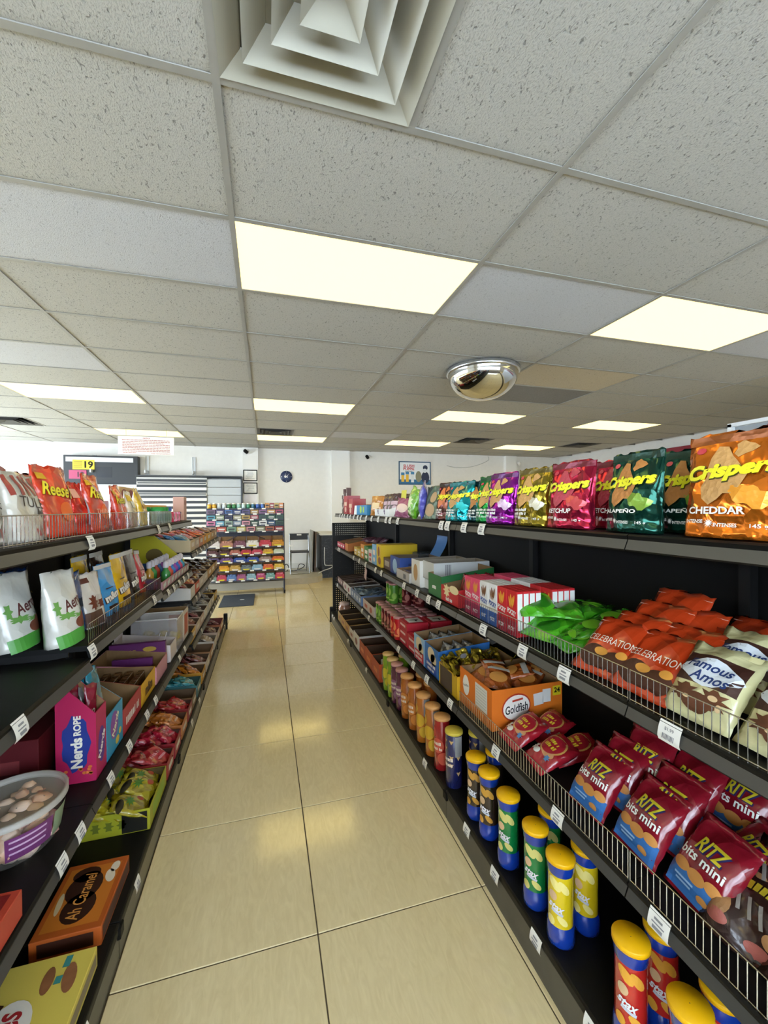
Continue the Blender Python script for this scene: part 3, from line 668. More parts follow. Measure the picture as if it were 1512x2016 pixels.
tierc = [
 [('#e0a92a', 'bottle'), ('#e0a92a', 'bottle'), ('#c9d2d0', 'bottle'), ('#d7dede', 'bottle'), ('#2f7a45', 'bottle'), ('#35854c', 'bottle'), ('#9fd0c0', 'bottle'), ('#cfe6df', 'bottle'), ('#3f8f68', 'bottle'), ('#2f6f8d', 'bottle'), ('#3e68b8', 'bottle'), ('#4a78c8', 'bottle'), ('#c98a34', 'box'), ('#a04438', 'box'), ('#b99a55', 'box'), ('#d98a4a', 'box')],
 [('#6a4d68', 'box'), ('#54486e', 'box'), ('#4d6ea8', 'box'), ('#3d4a78', 'box'), ('#55497a', 'box'), ('#a87f3c', 'box'), ('#8c5a86', 'box'), ('#c08a48', 'box'), ('#a8405c', 'box')],
 [('#4a8fa0', 'box'), ('#9aa68c', 'box'), ('#3f4460', 'box'), ('#a8a48a', 'box'), ('#b7964a', 'box'), ('#a8505c', 'box'), ('#2f4f44', 'box'), ('#27543a', 'box'), ('#1f4a38', 'box')],
 [('#cf7a9c', 'box'), ('#6fa4bc', 'box'), ('#93a89c', 'box'), ('#7f8c9c', 'box'), ('#d0909c', 'box'), ('#2f4a3a', 'box'), ('#e4e4e2', 'box'), ('#2f4f74', 'box'), ('#2a4f3a', 'box')],
 [('#b08a7a', 'box'), ('#c05a4a', 'box'), ('#7fa08a', 'box'), ('#c8b874', 'box'), ('#c98a8a', 'box'), ('#8f8f70', 'box'), ('#a8604a', 'box'), ('#9a3c40', 'box')],
 [('#d9cfc8', 'tray'), ('#b07a66', 'tray'), ('#7a4a5a', 'tray'), ('#e2dbd3', 'tray'), ('#c43c4a', 'tray'), ('#d0902c', 'tray')],
 [('#5a3338', 'tray'), ('#4a2a2c', 'tray'), ('#b0685a', 'tray'), ('#b83444', 'tray'), ('#c03a50', 'tray'), ('#d09a34', 'tray'), ('#c9cfb4', 'tray')],
 [('#5a4a78', 'tray'), ('#6a4a80', 'tray'), ('#2f4f9c', 'tray'), ('#31489a', 'tray'), ('#a48a80', 'tray'), ('#dd6a2a', 'tray')],
 [('#d0a8b8', 'tray'), ('#d8962c', 'tray'), ('#c8a050', 'tray'), ('#6a7478', 'tray'), ('#8ab0c8', 'tray'), ('#d8602c', 'tray'), ('#d8b040', 'tray')],
 [('#7a8a7c', 'tray'), ('#b83c54', 'tray'), ('#5f7fb4', 'tray'), ('#a05a80', 'tray'), ('#8fb0bc', 'tray'), ('#b8406c', 'tray'), ('#6f9c94', 'tray'), ('#c4384a', 'tray')]]
ORD = ['top', 'second', 'third', 'fourth', 'fifth', 'sixth', 'seventh', 'eighth', 'ninth', 'lowest']
def hue(h):
    r, g, b = (int(h[i:i + 2], 16) / 255 for i in (1, 3, 5)); mx, mn = max(r, g, b), min(r, g, b)
    if mx - mn < .12: return 'white' if mx > .75 else 'grey' if mx > .35 else 'dark'
    hd = {r: ((g - b) / (mx - mn)) % 6, g: (b - r) / (mx - mn) + 2, b: (r - g) / (mx - mn) + 4}[mx] * 60
    s = 'red' if hd < 15 or hd > 345 else 'orange' if hd < 38 else 'yellow' if hd < 68 else 'green' if hd < 165 else 'teal' if hd < 195 else 'blue' if hd < 250 else 'purple' if hd < 300 else 'pink'
    if s in ('orange', 'red') and mx < .55: s = 'brown'
    if s in ('red',) and mn > .45: s = 'pale pink'
    return s
bottle = {}
for i, (z, y, row) in enumerate(zip(TZ, TY, tierc)):
    O('rack_shelf', MB().box(-RW, RW, y - .09, y + .06, -.008, 0).box(-RW, RW, y - .094, y - .09, -.012, .006).mesh('rack_shelf'), RM, rk, (0, 0, z))
    for k in range(5 + i % 3): O('price_tag', MB().box(-.03, .03, -.002, 0, -.012, .01).mesh('price_tag'), PAPER, rk, (-RW + .12 + k * .19 + (i % 2) * .05, y - .0945, z))
    n = len(row); w = 2 * RW / n
    gap = TZ[i - 1] - z if i else .12
    for k, (c, kd) in enumerate(row):
        x = -.3 - RW + (k + .5) * w; yy = 7.1 + y - .02
        lab = '%s %s on the %s shelf of the far candy rack' % (hue(c), {'bottle': 'gum bottle', 'box': 'candy box', 'tray': 'candy display carton'}[kd], ORD[i])
        if kd == 'bottle':
            if c not in bottle: bottle[c] = Proto(MB().lathe([(.03, 0), (.034, .004), (.034, .065), (.026, .072), (.026, .09), (.001, .091)], 14, cap=False).mesh('gum_bottle'), film(c)).part('cap', MB().lathe([(.0275, .074), (.0275, .094), (.001, .095)], 14, cap=False).mesh('cap'), M('#e8e6e0', .5))
            bottle[c].put('gum_bottle', lab, 'bottle', (x, yy, z))
        elif kd == 'box':
            b = Box(w * .93, .09, gap * .8, card(c))
            b.front('print', join2(rect2(0, b.h * .55, b.w * .7, b.h * .25), rect2(0, b.h * .2, b.w * .5, b.h * .1)), M('#e6e2dc', .5) if k % 2 else M('#2a2a34', .5))
            b.put('candy_box', lab, 'box', (x, yy, z))
        else:
            b = Tray(w * .97, .10, .07, card(c), fh=gap * .45 if i != 5 else .07, bh=gap * .8 if i != 5 else .17)
            b.front('print', join2(rect2(0, .022, b.w * .6, .014), rect2(0, .009, b.w * .4, .005)), M('#efeae2', .5) if k % 2 == 0 else YEL)
            b.put('candy_carton', lab, 'box', (x, yy, z))
            for q in range(3):
                cb = Box(w * .8, .022, gap * .6 if i != 5 else .1, film(c)); cb.put('candy_bar', '%s candy bar in a carton on the %s shelf of the far rack' % (hue(c), ORD[i]), 'candy', (x, yy - .03 + q * .03, z + .004))
O('wire_arm', MB().path([(-.34, .02, .86), (-.1, .0, .98)], .006).path([(.12, .0, .98), (.3, .02, .9)], .006).mesh('wire_arm'), RM, rk)
# ------------------------------------------------------------------ products, right run: top shelf
def rp(x, y, z, dz=.0): return (x, y, z + .001 + dz)
MAPLE = lambda cx, cz, r: blob2(cx, cz, r, r, 22, 1, lambda t: .7 + .3 * math.cos(11 * t))
CHIP = M('#c9985a', .6, 0, .1, .2, 90)
CHIP2 = M('#b97a3c', .6, 0, .1, .2, 90)
def crisper(c, dark, flavour, w=.172, h=.2, d=.07, seed=1, pic=None, chipm=CHIP, sm=None):
    b = Bag(w, h, d, foil(c, 1.0, .75, .17, 16), 'pouch', seed, .0045, 14, 18)
    b.deco('zip_band', rect2(0, h * .945, w * .97, h * .085, 12, 2), foil(dark, .3, .4, .3))
    b.deco('chip_picture', join2(blob2(-.012, h * .58, w * .2, h * .25, 16, 4, lambda t: 1 + .25 * math.cos(3 * t + .5) + .06 * math.cos(7 * t)), blob2(.018, h * .83, w * .1, h * .07, 10, 2, lambda t: 1 + .3 * math.cos(3 * t))), chipm)
    if pic: b.deco('dip_picture', blob2(w * .24, h * .38, w * .16, h * .11, 18, 3, lambda t: 1 + .3 * math.cos(2 * t + 1) + .15 * math.cos(5 * t)), foil(pic, .6, .3, .3))
    tx = text2('Crispers', w=w * .9, h=h * .19, shear=.2, bold=.055, rot=.07, cz=h * .62)
    b.deco('logo_shadow', join2(text2('Crispers', w=w * .92, h=h * .205, shear=.2, bold=.085, rot=.07, cx=.0012, cz=h * .613)), M('#4a4410', .5), .0018)
    b.deco('logo', tx, M('#f1ea25', .45, 0, .2), .0026)
    if not flavour: b.deco('flavour_name', join2(scrib(w * .46, h * .05, -w * .16, h * .27, seed), scrib(w * .46, h * .05, -w * .16, h * .205, seed + 1)), PRINTW, .0024)
    else: b.deco('flavour_name', text2(flavour, w=w * min(.8, .075 * len(flavour) + .05), h=h * .07, cx=-w * .08, cz=h * .255, bold=.03), PRINTW, .0024)
    b.deco('maker_mark', blob2(-w * .34, h * .845, w * .055, h * .032, 16, 2), M('#c8354a', .4), .0016)
    b.deco('small_print', join2(text2('INTENSE', w=w * .2, h=h * .035, cx=-w * .29, cz=h * .15, bold=.02), text2('INTENSES', w=w * .22, h=h * .035, cx=w * .03, cz=h * .12, bold=.02),
           text2('145 g', w=w * .14, h=h * .045, cx=w * .32, cz=h * .115, bold=.02), MAPLE(-w * .13, h * .135, w * .05)), PRINTW, .0024)
    return b
def C(p, y, x, lab, rz=0, tilt=.08, grp=None, dz=0, sc=1.0):
    return p.put('chip_bag', lab, 'chip bag', rp(x, y, RT, dz), (-tilt, 0, RIGHT + rz), grp, sc)
cheddar = crisper('#e07a22', '#8a4a16', 'CHEDDAR', .19, .212, .075, 3, '#f0a030')
C(cheddar, .585, .88, 'bright orange cheddar chip bag nearest on the right top shelf', .02)
C(cheddar, .39, .90, 'orange cheddar chip bag at the right edge behind the nearest one', .0)
jal = crisper('#17463a', '#12382c', 'JALAPEÑO', .16, .2, .07, 5, '#7ea23a', CHIP2)
C(jal, .81, .875, 'dark green jalapeno chip bag in front on the right top shelf', -.06)
C(jal, .73, .955, 'dark green jalapeno chip bag behind, between green front bag and orange bag', .0)
ket = crisper('#a81f3c', '#6a1226', 'KETCHUP', .175, .2, .07, 7, '#c84a50', M('#b8384a', .5, 0, .2, .2, 90))
C(ket, 1.03, .875, 'crimson ketchup chip bag in front on the right top shelf', .05)
C(ket, .95, .965, 'crimson ketchup chip bag behind, half hidden by the jalapeno bag', .0)
gold = crisper('#8f7d24', '#5d4f16', '', .172, .198, .07, 9, '#d8d4c0')
C(gold, 1.21, .875, 'olive gold foil chip bag between the crimson and purple bags', .04)
purp = crisper('#8c1c92', '#4f124e', '', .168, .196, .07, 11, '#e0c4e4')
C(purp, 1.40, .875, 'magenta purple foil chip bag on the right top shelf', .1)
grn = crisper('#1f8f48', '#0e4a28', '', .165, .195, .07, 13, '#7fd28a')
C(grn, 1.53, .90, 'bright green chip bag half behind the purple bag', .12)
dteal = crisper('#123c40', '#0d2a2c', '', .165, .18, .06, 15, '#1f8fa0', CHIP2)
C(dteal, 1.625, .90, 'dark teal chip bag squeezed between turquoise and green bags', .3)
teal = crisper('#12939c', '#0e6a70', '', .235, .185, .08, 17, '#2fc6cc')
C(teal, 1.755, .875, 'wide turquoise foil chip bag on the right top shelf', .06)
brn = crisper('#5d3030', '#241616', '', .175, .19, .07, 19, '#a85a3c', M('#d8763a', .5, 0, .2, .2, 90))
C(brn, 1.93, .885, 'maroon chip bag left of the turquoise bag, black top', .1)
camo_b = Bag(.17, .18, .06, M('#5a6a55', .35, .2, 0, .6, 24, var=.5), 'pouch', 21).deco('print', join2(blob2(0, .05, .05, .035), blob2(.02, .12, .03, .03)), M('#b4956a', .5))
C(camo_b, 2.08, .88, 'grey-green mottled snack bag left of the maroon chip bag', .1)
pt = Bag(.17, .215, .05, film('#5a5ab8', .5), 'pillow', 23).deco('print', join2(blob2(0, .06, .04, .03, 16, 3, star_rad), scrib(.1, .02, 0, .15, 3)), M('#a9a4d8', .5)).deco('red_spot', blob2(-.04, .1, .014, .016), M('#c05a3c', .5))
pt.put('snack_bag', 'tall violet blue snack bag leaning beside the lime green bag', 'snack bag', rp(.875, 2.235, RT), (-.08, .2, RIGHT - .45))
lime = Bag(.2, .19, .06, film('#6fb82a', .55), 'pillow', 25).deco('print', join2(blob2(0, .1, .06, .05, rad=star_rad), rect2(0, .04, .1, .02, 6, 2)), M('#d8e8b0', .5))
lime.put('snack_bag', 'lime green snack bag leaning on the right top shelf', 'snack bag', rp(.875, 2.42, RT), (-.15, .25, RIGHT - .1))
pk = Bag(.15, .13, .05, film('#a8607a', .5), 'pillow', 27).deco('print', blob2(0, .06, .05, .03), M('#e2c4b4', .5))
pk.put('snack_bag', 'pinkish snack bag beside the white grape display box', 'snack bag', rp(.875, 2.60, RT), (-.25, .1, RIGHT + .5))
reg(O('yellow_card', bevel_box('yellow_card', -.05, .05, -.002, .002, 0, .19, .001, 1), M('#d2c83c', .5), loc=(.93, 2.77, RT + .001), rot=(-.1, 0, RIGHT)), 'small yellow card standing above the grape display box', 'card')
wb = Tray(.40, .3, .12, card('#efeeea'), fh=.055, bh=.13)
wb.front('grape_mark', join2(*[blob2(x + dx, .03 + dz, .008, .008) for x in (-.1, .08) for dx, dz in ((-.008, .01), (.008, .01), (0, -.002), (.008, -.008), (0, .016))]), M('#5a3a6a', .5))
wb.put('display_box', 'white display box with purple grape print holding chocolate bags', 'box', rp(1.02, 3.09, RT), (0, 0, RIGHT))
chb = Bag(.16, .17, .05, film('#4a2c34', .6), 'pillow', 29).deco('print', join2(rect2(0, .09, .1, .03, 6, 2), blob2(0, .05, .03, .02)), M('#c8a8b0', .5))
for k, (y, x, rz) in enumerate(((2.98, .95, .5), (3.08, .95, .4), (3.18, .95, .45), (3.03, 1.06, .4), (3.15, 1.08, .4))):
    chb.put('chocolate_bag', 'dark purple brown chocolate bag standing in the white grape display box', 'candy bag', (x, y, RT + .01), (-.25, 0, RIGHT + rz), 'chocolate bags in the grape box')
ob = Bag(.19, .165, .05, film('#c8843a', .5), 'pillow', 31).deco('print', rect2(0, .08, .1, .05, 6, 3), M('#e8c890', .5))
ob.put('snack_bag', 'tan orange snack bag behind the blue carton on right top shelf', 'snack bag', rp(.9, 3.33, RT), (-.15, 0, RIGHT + .4))
for k, (c, y, lab) in enumerate((('#a03a40', 3.47, 'dark red snack bag standing behind the blue carton'), ('#8a5638', 3.62, 'brown snack bag standing behind the blue carton'), ('#a86a4a', 3.76, 'copper brown snack bag behind the blue carton, far side'))):
    Bag(.16, .16, .05, film(c, .5), 'pillow', 33 + k).deco('print', rect2(0, .08, .09, .04, 6, 3), M('#e0c0a0', .5)).put('snack_bag', lab, 'snack bag', rp(1.0, y, RT), (-.15, 0, RIGHT + .35))
bb = Tray(.42, .12, .1, card('#2f86b8'), fh=.09, bh=.1).front('print', join2(blob2(-.03, .05, .04, .035), rect2(.08, .05, .05, .05)), M('#a8d04a', .5))
bb.put('display_box', 'blue snack carton with green print on right top shelf', 'box', rp(.91, 3.69, RT), (0, 0, RIGHT))
reg(O('sign_card', bevel_box('sign_card', -.06, .06, -.003, .003, 0, .09, .001, 1), PAPER, loc=(.87, 4.05, RT + .001), rot=(-.1, 0, RIGHT)), 'small white card between the blue and red cartons', 'card')
for k, (y, h, lab) in enumerate(((4.25, .16, 'red snack carton next to the white card on right top shelf'), (4.52, .2, 'taller red snack carton farther along the right top shelf'))):
    Box(.22, .14, h, card('#a32a2c')).front('print', join2(rect2(0, h * .55, .14, .04), blob2(0, h * .25, .04, .03)), M('#d8b49a', .5)).put('snack_carton', lab, 'box', rp(.93, y, RT), (0, 0, RIGHT))
for k, (y, h) in enumerate(((4.72, .3), (4.80, .25), (4.88, .29), (4.96, .22))):
    Box(.05, .05, h, card('#5a3a34')).front('print', join2(rect2(0, h * .7, .03, h * .2), rect2(0, h * .3, .03, h * .15)), M('#cfc4bc', .5)).put('tall_carton', ['tallest brown stick pack', 'short brown stick pack', 'second tall brown stick pack', 'shortest brown stick pack'][k] + ' at far end of right top shelf', 'box', rp(.93, y, RT), (.0, .1 - .05 * k, RIGHT))

# ------------------------------------------------------------------ right run: upper middle shelf
Z = R3
for k in range(4):
    Tray(.11, .28, .09, card('#c23a50'), fh=.06, bh=.1).front('print', rect2(0, .03, .06, .02), PRINTW).put('display_box', 'row of pink red display cartons at far end of the upper middle shelf', 'box', rp(.99, 4.96 - k * .115, Z), (0, 0, RIGHT))
Tray(.16, .28, .13, card('#c87834'), fh=.08, bh=.13).put('display_box', 'orange open carton beside the pink red cartons, upper middle shelf', 'box', rp(.99, 4.43, Z), (0, 0, RIGHT))
bx = Box(.28, .16, .09, card('#7a1e2e')).right('label_patch', rect2(0, .05, .08, .04), M('#b8b0aa', .5)); bx.put('snack_carton', 'dark red carton under clear wrapped packs, upper middle shelf', 'box', rp(1.12, 4.2, Z), (0, 0, RIGHT))
wr = Bag(.16, .12, .05, M('#6a4450', .15, 0, .8, .8, 18), 'pillow', 41)
for k, (x, y, r) in enumerate(((1.1, 4.25, .3), (1.13, 4.12, -.4), (1.05, 4.32, .8))):
    wr.put('wrapped_pack', 'dark red pack in clear wrap on the dark red carton', 'snack pack', (x, y, Z + .10), (-1.2, 0, RIGHT + r), 'clear wrapped packs')
for c, y0, y1, h, lab in (('#d2a83a', 4.08, 3.93, .08, 'low yellow carton on upper middle shelf'), ('#c8b050', 3.93, 3.78, .07, 'pale yellow carton beside the orange slim carton'), ('#d88a2a', 3.78, 3.64, .13, 'slim orange carton left of the green one'), ('#2f7a3a', 3.64, 3.48, .125, 'slim dark green carton between orange and white cartons'),
                          ('#d8cfc8', 3.48, 3.35, .11, 'slim white carton with red print beside the green one'), ('#7fb0d2', 3.35, 3.22, .165, 'tall light blue carton beside the big yellow carton')):
    b = Box(y0 - y1 - .004, .25, h, card(c)); b.front('print', join2(rect2(0, h * .6, b.w * .6, h * .25), blob2(0, h * .25, b.w * .25, h * .12)), M('#e8dccc', .5) if c != '#d8cfc8' else M('#b83a3a', .5))
    b.put('snack_carton', lab, 'box', rp(.985, (y0 + y1) / 2, Z), (0, 0, RIGHT))
b = Box(.135, .3, .175, card('#e3bd1c')); b.front('print', join2(blob2(0, .12, .03, .04), blob2(.02, .05, .04, .03)), M('#8a4a20', .5)); b.put('snack_carton', 'big yellow carton with brown picture on the upper middle shelf', 'box', rp(1.01, 3.14, Z), (0, 0, RIGHT))
tb = Proto(bevel_box('plastic_tub', -.07, .07, -.07, .07, 0, .13, .02, 2), M('#4a555c', .1, 0, .3, alpha=.6)); tb.put('plastic_tub', 'dark clear plastic tub behind the yellow carton', 'tub', rp(1.15, 2.92, Z))
b = Box(.22, .12, .085, card('#5a4038')).front('print', rect2(0, .045, .12, .04), M('#a89888', .5)); b.put('snack_carton', 'small dark brown carton in front of the yellow carton', 'box', rp(.94, 2.98, Z), (0, 0, RIGHT))
b = Tray(.22, .3, .12, card('#2b4c98'), fh=.125, bh=.12, inner=M('#6b5a48', .8)); b.front('seal_picture', join2(blob2(0, .06, .05, .05)), M('#9fc0dc', .5)).right('print', join2(rect2(-.02, .06, .14, .05)), M('#24386e', .5))
bo = b.put('display_box', 'blue display carton with curled back card on upper middle shelf', 'box', rp(1.02, 2.75, Z), (0, 0, RIGHT))
cv = MB(); V = []
for j in range(9):
    a = j / 8; V += [(-.09, .15 + .06 * math.sin(a * 1.6), .12 + a * .14), (.09, .15 + .06 * math.sin(a * 1.6), .12 + a * .14)]
cv.add(V, [(2 * j, 2 * j + 1, 2 * j + 3, 2 * j + 2) for j in range(8)], 0, True); O('header_card', cv.mesh('header_card', False), M('#4f83bd', .45), bo)
b = Tray(.25, .22, .075, card('#b9b3ac'), fh=.06, bh=.075).front('print', rect2(.04, .03, .05, .03), M('#6a6a6c', .5)); b.put('display_box', 'grey white tray with striped packs on upper middle shelf', 'box', rp(.955, 2.51, Z), (0, 0, RIGHT))
sp = Box(.05, .16, .05, film('#8a7a6e'))
for k in range(4): sp.put('snack_bar', 'brown striped snack bar in the grey white tray', 'snack bar', (.955, 2.42 + .06 * k, Z + .005), (0, 0, RIGHT), 'bars in the grey tray')
b = Tray(.14, .3, .155, card('#dfdcd4'), bh=.16, inner=M('#8f8270', .8)); b.front('coffee_picture', blob2(.0, .08, .035, .05), M('#b9905c', .5)); b.right('barcode', join2(*[rect2(-.08 + i * .006, .09, .003, .05) for i in range(9)]), BLACKD); b.put('display_box', 'white open carton with nut picture on upper middle shelf', 'box', rp(1.01, 2.31, Z), (0, 0, RIGHT))
b = Tray(.16, .34, .10, card('#c9c9c4'), inner=M('#8f8270', .8)); b.right('print', join2(rect2(.12, .05, .04, .05), *[rect2(-.1 + i * .006, .06, .003, .06) for i in range(6)]), M('#5c5c60', .5)); b.put('display_box', 'pale grey open carton above the green carton', 'box', rp(1.05, 2.16, Z, .06), (0, 0, RIGHT))
Box(.16, .3, .055, card('#e4e2dc')).put('snack_carton', 'flat white carton under the pale grey open carton', 'box', rp(1.04, 2.16, Z), (0, 0, RIGHT))
b = Tray(.17, .3, .11, card('#1f6a34'), fh=.115, bh=.15); b.front('print', scrib(.06, .02, 0, .05, 3), PRINTW); b.put('display_box', 'dark green open carton on upper middle shelf near the fence', 'box', rp(1.0, 2.0, Z), (0, 0, RIGHT))
b = Tray(.19, .3, .10, card('#bf2026'), fh=.08, bh=.12); b.front('biscuit_picture', join2(blob2(-.03, .06, .045, .04, rad=star_rad), blob2(.05, .075, .05, .02)), M('#ead7a4', .5)); b.front('print', scrib(.08, .018, 0, .02, 4), PRINTW); b.put('display_box', 'red open carton with cream biscuit print beside the green carton', 'box', rp(1.0, 1.82, Z), (0, 0, RIGHT))
rw = Bag(.1, .13, .03, film('#9a2430'), 'pillow', 43)
for k in range(3): rw.put('snack_pack', 'dark red snack pack in the red biscuit carton', 'snack pack', (.93 + .06 * k, 1.83, Z + .005), (-.2, 0, RIGHT), 'packs in the red biscuit carton')
# stick biscuit boxes
FLAME = lambda w, h: join2(*[blob2(w * (-.2 + .13 * i), h * (.74 + .05 * (i % 2)), w * .07, h * .13, 8, 1, rot=.25 - .15 * i) for i in range(4)])
def pocky(c, c2, stick, word, low):
    b = Box(.064, .024, .163, card(c)); w, h = .064, .163
    b.front('stick_picture', FLAME(w, h), M(stick, .5)); b.front('name', text2(word, w=w * .85, h=h * .12, cz=h * .52, bold=.04, rot=-.15), PRINTW if c != '#e8e6e2' else M('#2a4a98', .5))
    b.front('lower_band', rect2(0, h * .17, w, h * .33), M(low, .5)); b.part('lower_name', wrap('lower_name', text2(word, w=w * .6, h=h * .09, cz=h * .16, bold=.03), lambda x, z: (x, -.0138, z)), PRINTW)
    b.right('side_panel', rect2(0, h * .55, .020, h * .8), M('#e8e6e0', .5)); return b
pks = [pocky('#e0486a', 0, '#e89a3a', 'POCKY', '#a82450'), pocky('#e8e6e2', 0, '#7a5030', 'POCKY', '#2c58a8'), pocky('#cc1f26', 0, '#f0a83a', 'POCKY', '#a01c30')]
for (p, lab), ys in zip(((pks[0], 'pink'), (pks[1], 'white and blue'), (pks[2], 'red')), ((1.638, 1.573), (1.503, 1.437), (1.372, 1.306))):
    for q, y in enumerate(ys):
        for k in range(8):
            x = .868 + .0255 * k + (.045 if k > 3 else 0)
            side = 'nearer' if q else 'farther'
            first = k == 0
            p.put('biscuit_box', ('front %s stick biscuit box, %s column' % (lab, side)) if first else '%s stick biscuit box standing behind the front ones' % lab, 'biscuit box', rp(x, y, Z), (0, 0, RIGHT), '%s stick biscuit boxes' % lab)
# green bag pile
gb = Bag(.14, .16, .035, film('#3f9c1c', .7, 22), 'pillow', 51, .006).deco('print', join2(blob2(0, .08, .045, .03), rect2(0, .12, .07, .012, 6, 1)), M('#7fce2a', .4, 0, .4))
gb2 = Bag(.14, .16, .035, film('#53b324', .7, 22), 'pillow', 52, .006).deco('print', blob2(.01, .07, .04, .035), M('#2a7a18', .4, 0, .4))
for k, (x, y, dz, tl, rz) in enumerate(((.875, 1.20, .01, 1.25, .25), (.885, 1.10, .012, 1.3, -.2), (.93, 1.23, .035, 1.3, .7), (.95, 1.13, .04, 1.35, -.5), (.99, 1.22, .05, 1.3, .2), (1.03, 1.12, .05, 1.25, -.3), (.97, 1.18, .075, 1.4, .9), (1.06, 1.2, .05, 1.3, .5))):
    (gb if k % 2 else gb2).put('candy_bag', 'bright green candy bag in the pile behind the wire fence', 'candy bag', (x, y, Z + dz + .012), (-tl, 0, RIGHT + rz), 'bright green bags in a pile')
gb2.put('candy_bag', 'green candy bag at the top of pile with yellow face print', 'candy bag', (.92, 1.22, Z + .085), (-1.2, 0, RIGHT + 1.2)); 
O('face_print', wrap('face_print', blob2(0, .1, .02, .02), lambda x, z: (x, -gb2.t(x, z) - .003, z)), M('#e2d23a', .5), bpy.data.objects[-1] if False else LABELS['green candy bag at the top of pile with yellow face print'][0])
# celebration cookie bags
ce_ = Bag(.165, .19, .035, film('#c8401a', .35, 20), 'pillow', 55, 0.0048)
ce_.deco('title', text2('CELEBRATION', w=.148, h=.022, cz=.105, bold=.0), M('#efe0c8', .5), .0016)
ce_.deco('cookie_picture', join2(blob2(-.03, .05, .042, .032), blob2(.035, .045, .04, .03), blob2(0, .035, .03, .02)), M('#4a2416', .5, var=.4)); ce_.deco('wafer_picture', join2(blob2(-.01, .065, .02, .012), blob2(.05, .07, .016, .012)), M('#d8963c', .5, var=.2), .002)
ce_.deco('seal_line', rect2(0, .174, .16, .002, 8, 1), M('#f2b49a', .3), .0016)
cel = [(.865, .925, .006, .85, .12, 'nearest the fence, left'), (.868, .80, .006, .85, .02, 'in front beside the cream cookie bag'), (.915, .905, .02, .8, .1, 'second row left'), (.92, .775, .02, .8, .0, 'second row right'), (.98, .90, .045, .75, .05, 'third row left'), (1.0, .83, .05, .8, .1, 'third row middle'), (1.06, .90, .06, .6, .0, 'standing highest at the back'), (1.07, .74, .04, .8, -.15, 'at the back right, partly lying'), (.96, .74, .03, .85, -.1, 'third row right behind cream bags')]
for x, y, dz, tl, rz, w in cel:
    ce_.put('cookie_bag', 'orange celebration cookie bag ' + (w or 'in the middle of its pile'), 'cookie bag', (x, y, Z + dz), (-tl, 0, RIGHT + rz), 'orange celebration cookie bags')
# famous amos
fa = Bag(.15, .185, .055, film('#d9d3a0', .3, 20), 'pillow', 57, 0.0064)
fa.deco('dark_patch', rect2(.0, .112, .13, .075, 8, 5), M('#40241c', .45, 0, .3)); fa.deco('label_patch', blob2(0, .108, .062, .032, 20, 4, lambda t: 1 + .1 * math.cos(4 * t)), M('#dfe6ec', .45, 0, .3), .0018)
fa.deco('name', join2(text2('Famous', w=.098, h=.022, cz=.121, cx=-.004, shear=.25, bold=.02, rot=-.03), text2('Amos', w=.082, h=.024, cz=.094, cx=.006, shear=.25, bold=.02, rot=-.03)), M('#1f3c78', .45), .0026)
fa.deco('cookie_picture', join2(blob2(-.03, .05, .036, .026, rad=star_rad), blob2(.03, .052, .038, .028, rad=star_rad), blob2(0, .037, .03, .02)), M('#6d4026', .6, var=.5), .0018); fa.deco('cream_spot', join2(blob2(.03, .055, .01, .006), blob2(-.02, .04, .007, .004), blob2(.045, .04, .006, .008)), M('#e8c898', .5), .0026)
for x, y, dz, tl, rz, w in ((.875, .665, .006, .75, .02, 'left one in front behind the fence'), (.875, .51, .006, .75, -.02, 'right one in front cut by the frame'), (.965, .66, .03, .7, .0, 'behind the left front one'), (.965, .49, .03, .7, .0, 'behind the right front one'), (.875, .35, .006, .75, 0, 'outside the right frame edge')):
    fa.put('cookie_bag', 'cream chocolate chip cookie bag, ' + w, 'cookie bag', (x, y, Z + dz), (-tl, 0, RIGHT + rz), 'cream cookie bags')

# ------------------------------------------------------------------ right run: lower middle shelf
Z = R2
for k, (y, c) in enumerate(((4.97, '#7a5a52'), (4.86, '#8a6a66'), (4.75, '#7a605c'), (4.62, '#907468'))):
    Tray(.10, .3, .09, card(c), fh=.07, bh=.09, inner=M('#4a3a2c', .8)).front('print', rect2(0, .035, .05, .025), M('#cfc0b8', .5)).put('display_box', 'dark brown open carton in the far row of lower middle shelf', 'box', rp(1.0, y, Z), (0, 0, RIGHT), 'brown cartons far end')
for y, c, lab in ((4.47, '#cfc6c0', 'greyish white open carton after the brown ones, lower middle shelf'), (4.28, '#d8d4d0', 'wide white open carton with dark packs, lower middle shelf')):
    b = Tray(.17, .32, .1, card(c), fh=.085, bh=.1, inner=M('#4f4034', .8)).front('print', blob2(0, .04, .04, .025), M('#8a3a44', .5)); b.put('display_box', lab, 'box', rp(1.0, y, Z), (0, 0, RIGHT))
dk = Bag(.13, .15, .03, film('#3c2a30', .5), 'pillow', 61)
for k, (x, y) in enumerate(((.93, 4.28), (1.02, 4.3), (1.08, 4.25), (.95, 4.47), (1.05, 4.48))): dk.put('snack_pack', 'dark snack pack lying in the white cartons, lower middle shelf', 'snack pack', (x, y, Z + .05), (-1.3, 0, RIGHT + .3 * k), 'dark packs in white cartons')
reg(O('hanging_card', bevel_box('hanging_card', -.03, .03, -.002, .002, -.1, 0, .001, 1), M('#c9a8a4', .5, var=.3), loc=(.824, 3.42, R3 - .05), rot=(.0, .35, RIGHT)), 'pale pink coupon card hanging from the shelf edge', 'card')
b = Tray(.46, .32, .09, card('#5f78a4'), fh=.09, bh=.095, inner=M('#5f5244', .8)); b.front('print', join2(*[rect2(-.16 + .11 * i, .045, .06, .04) for i in range(4)]), M('#b8c4d6', .5)); b.put('display_box', 'grey blue open carton of foil packs, lower middle shelf', 'box', rp(1.0, 3.92, Z), (0, 0, RIGHT))
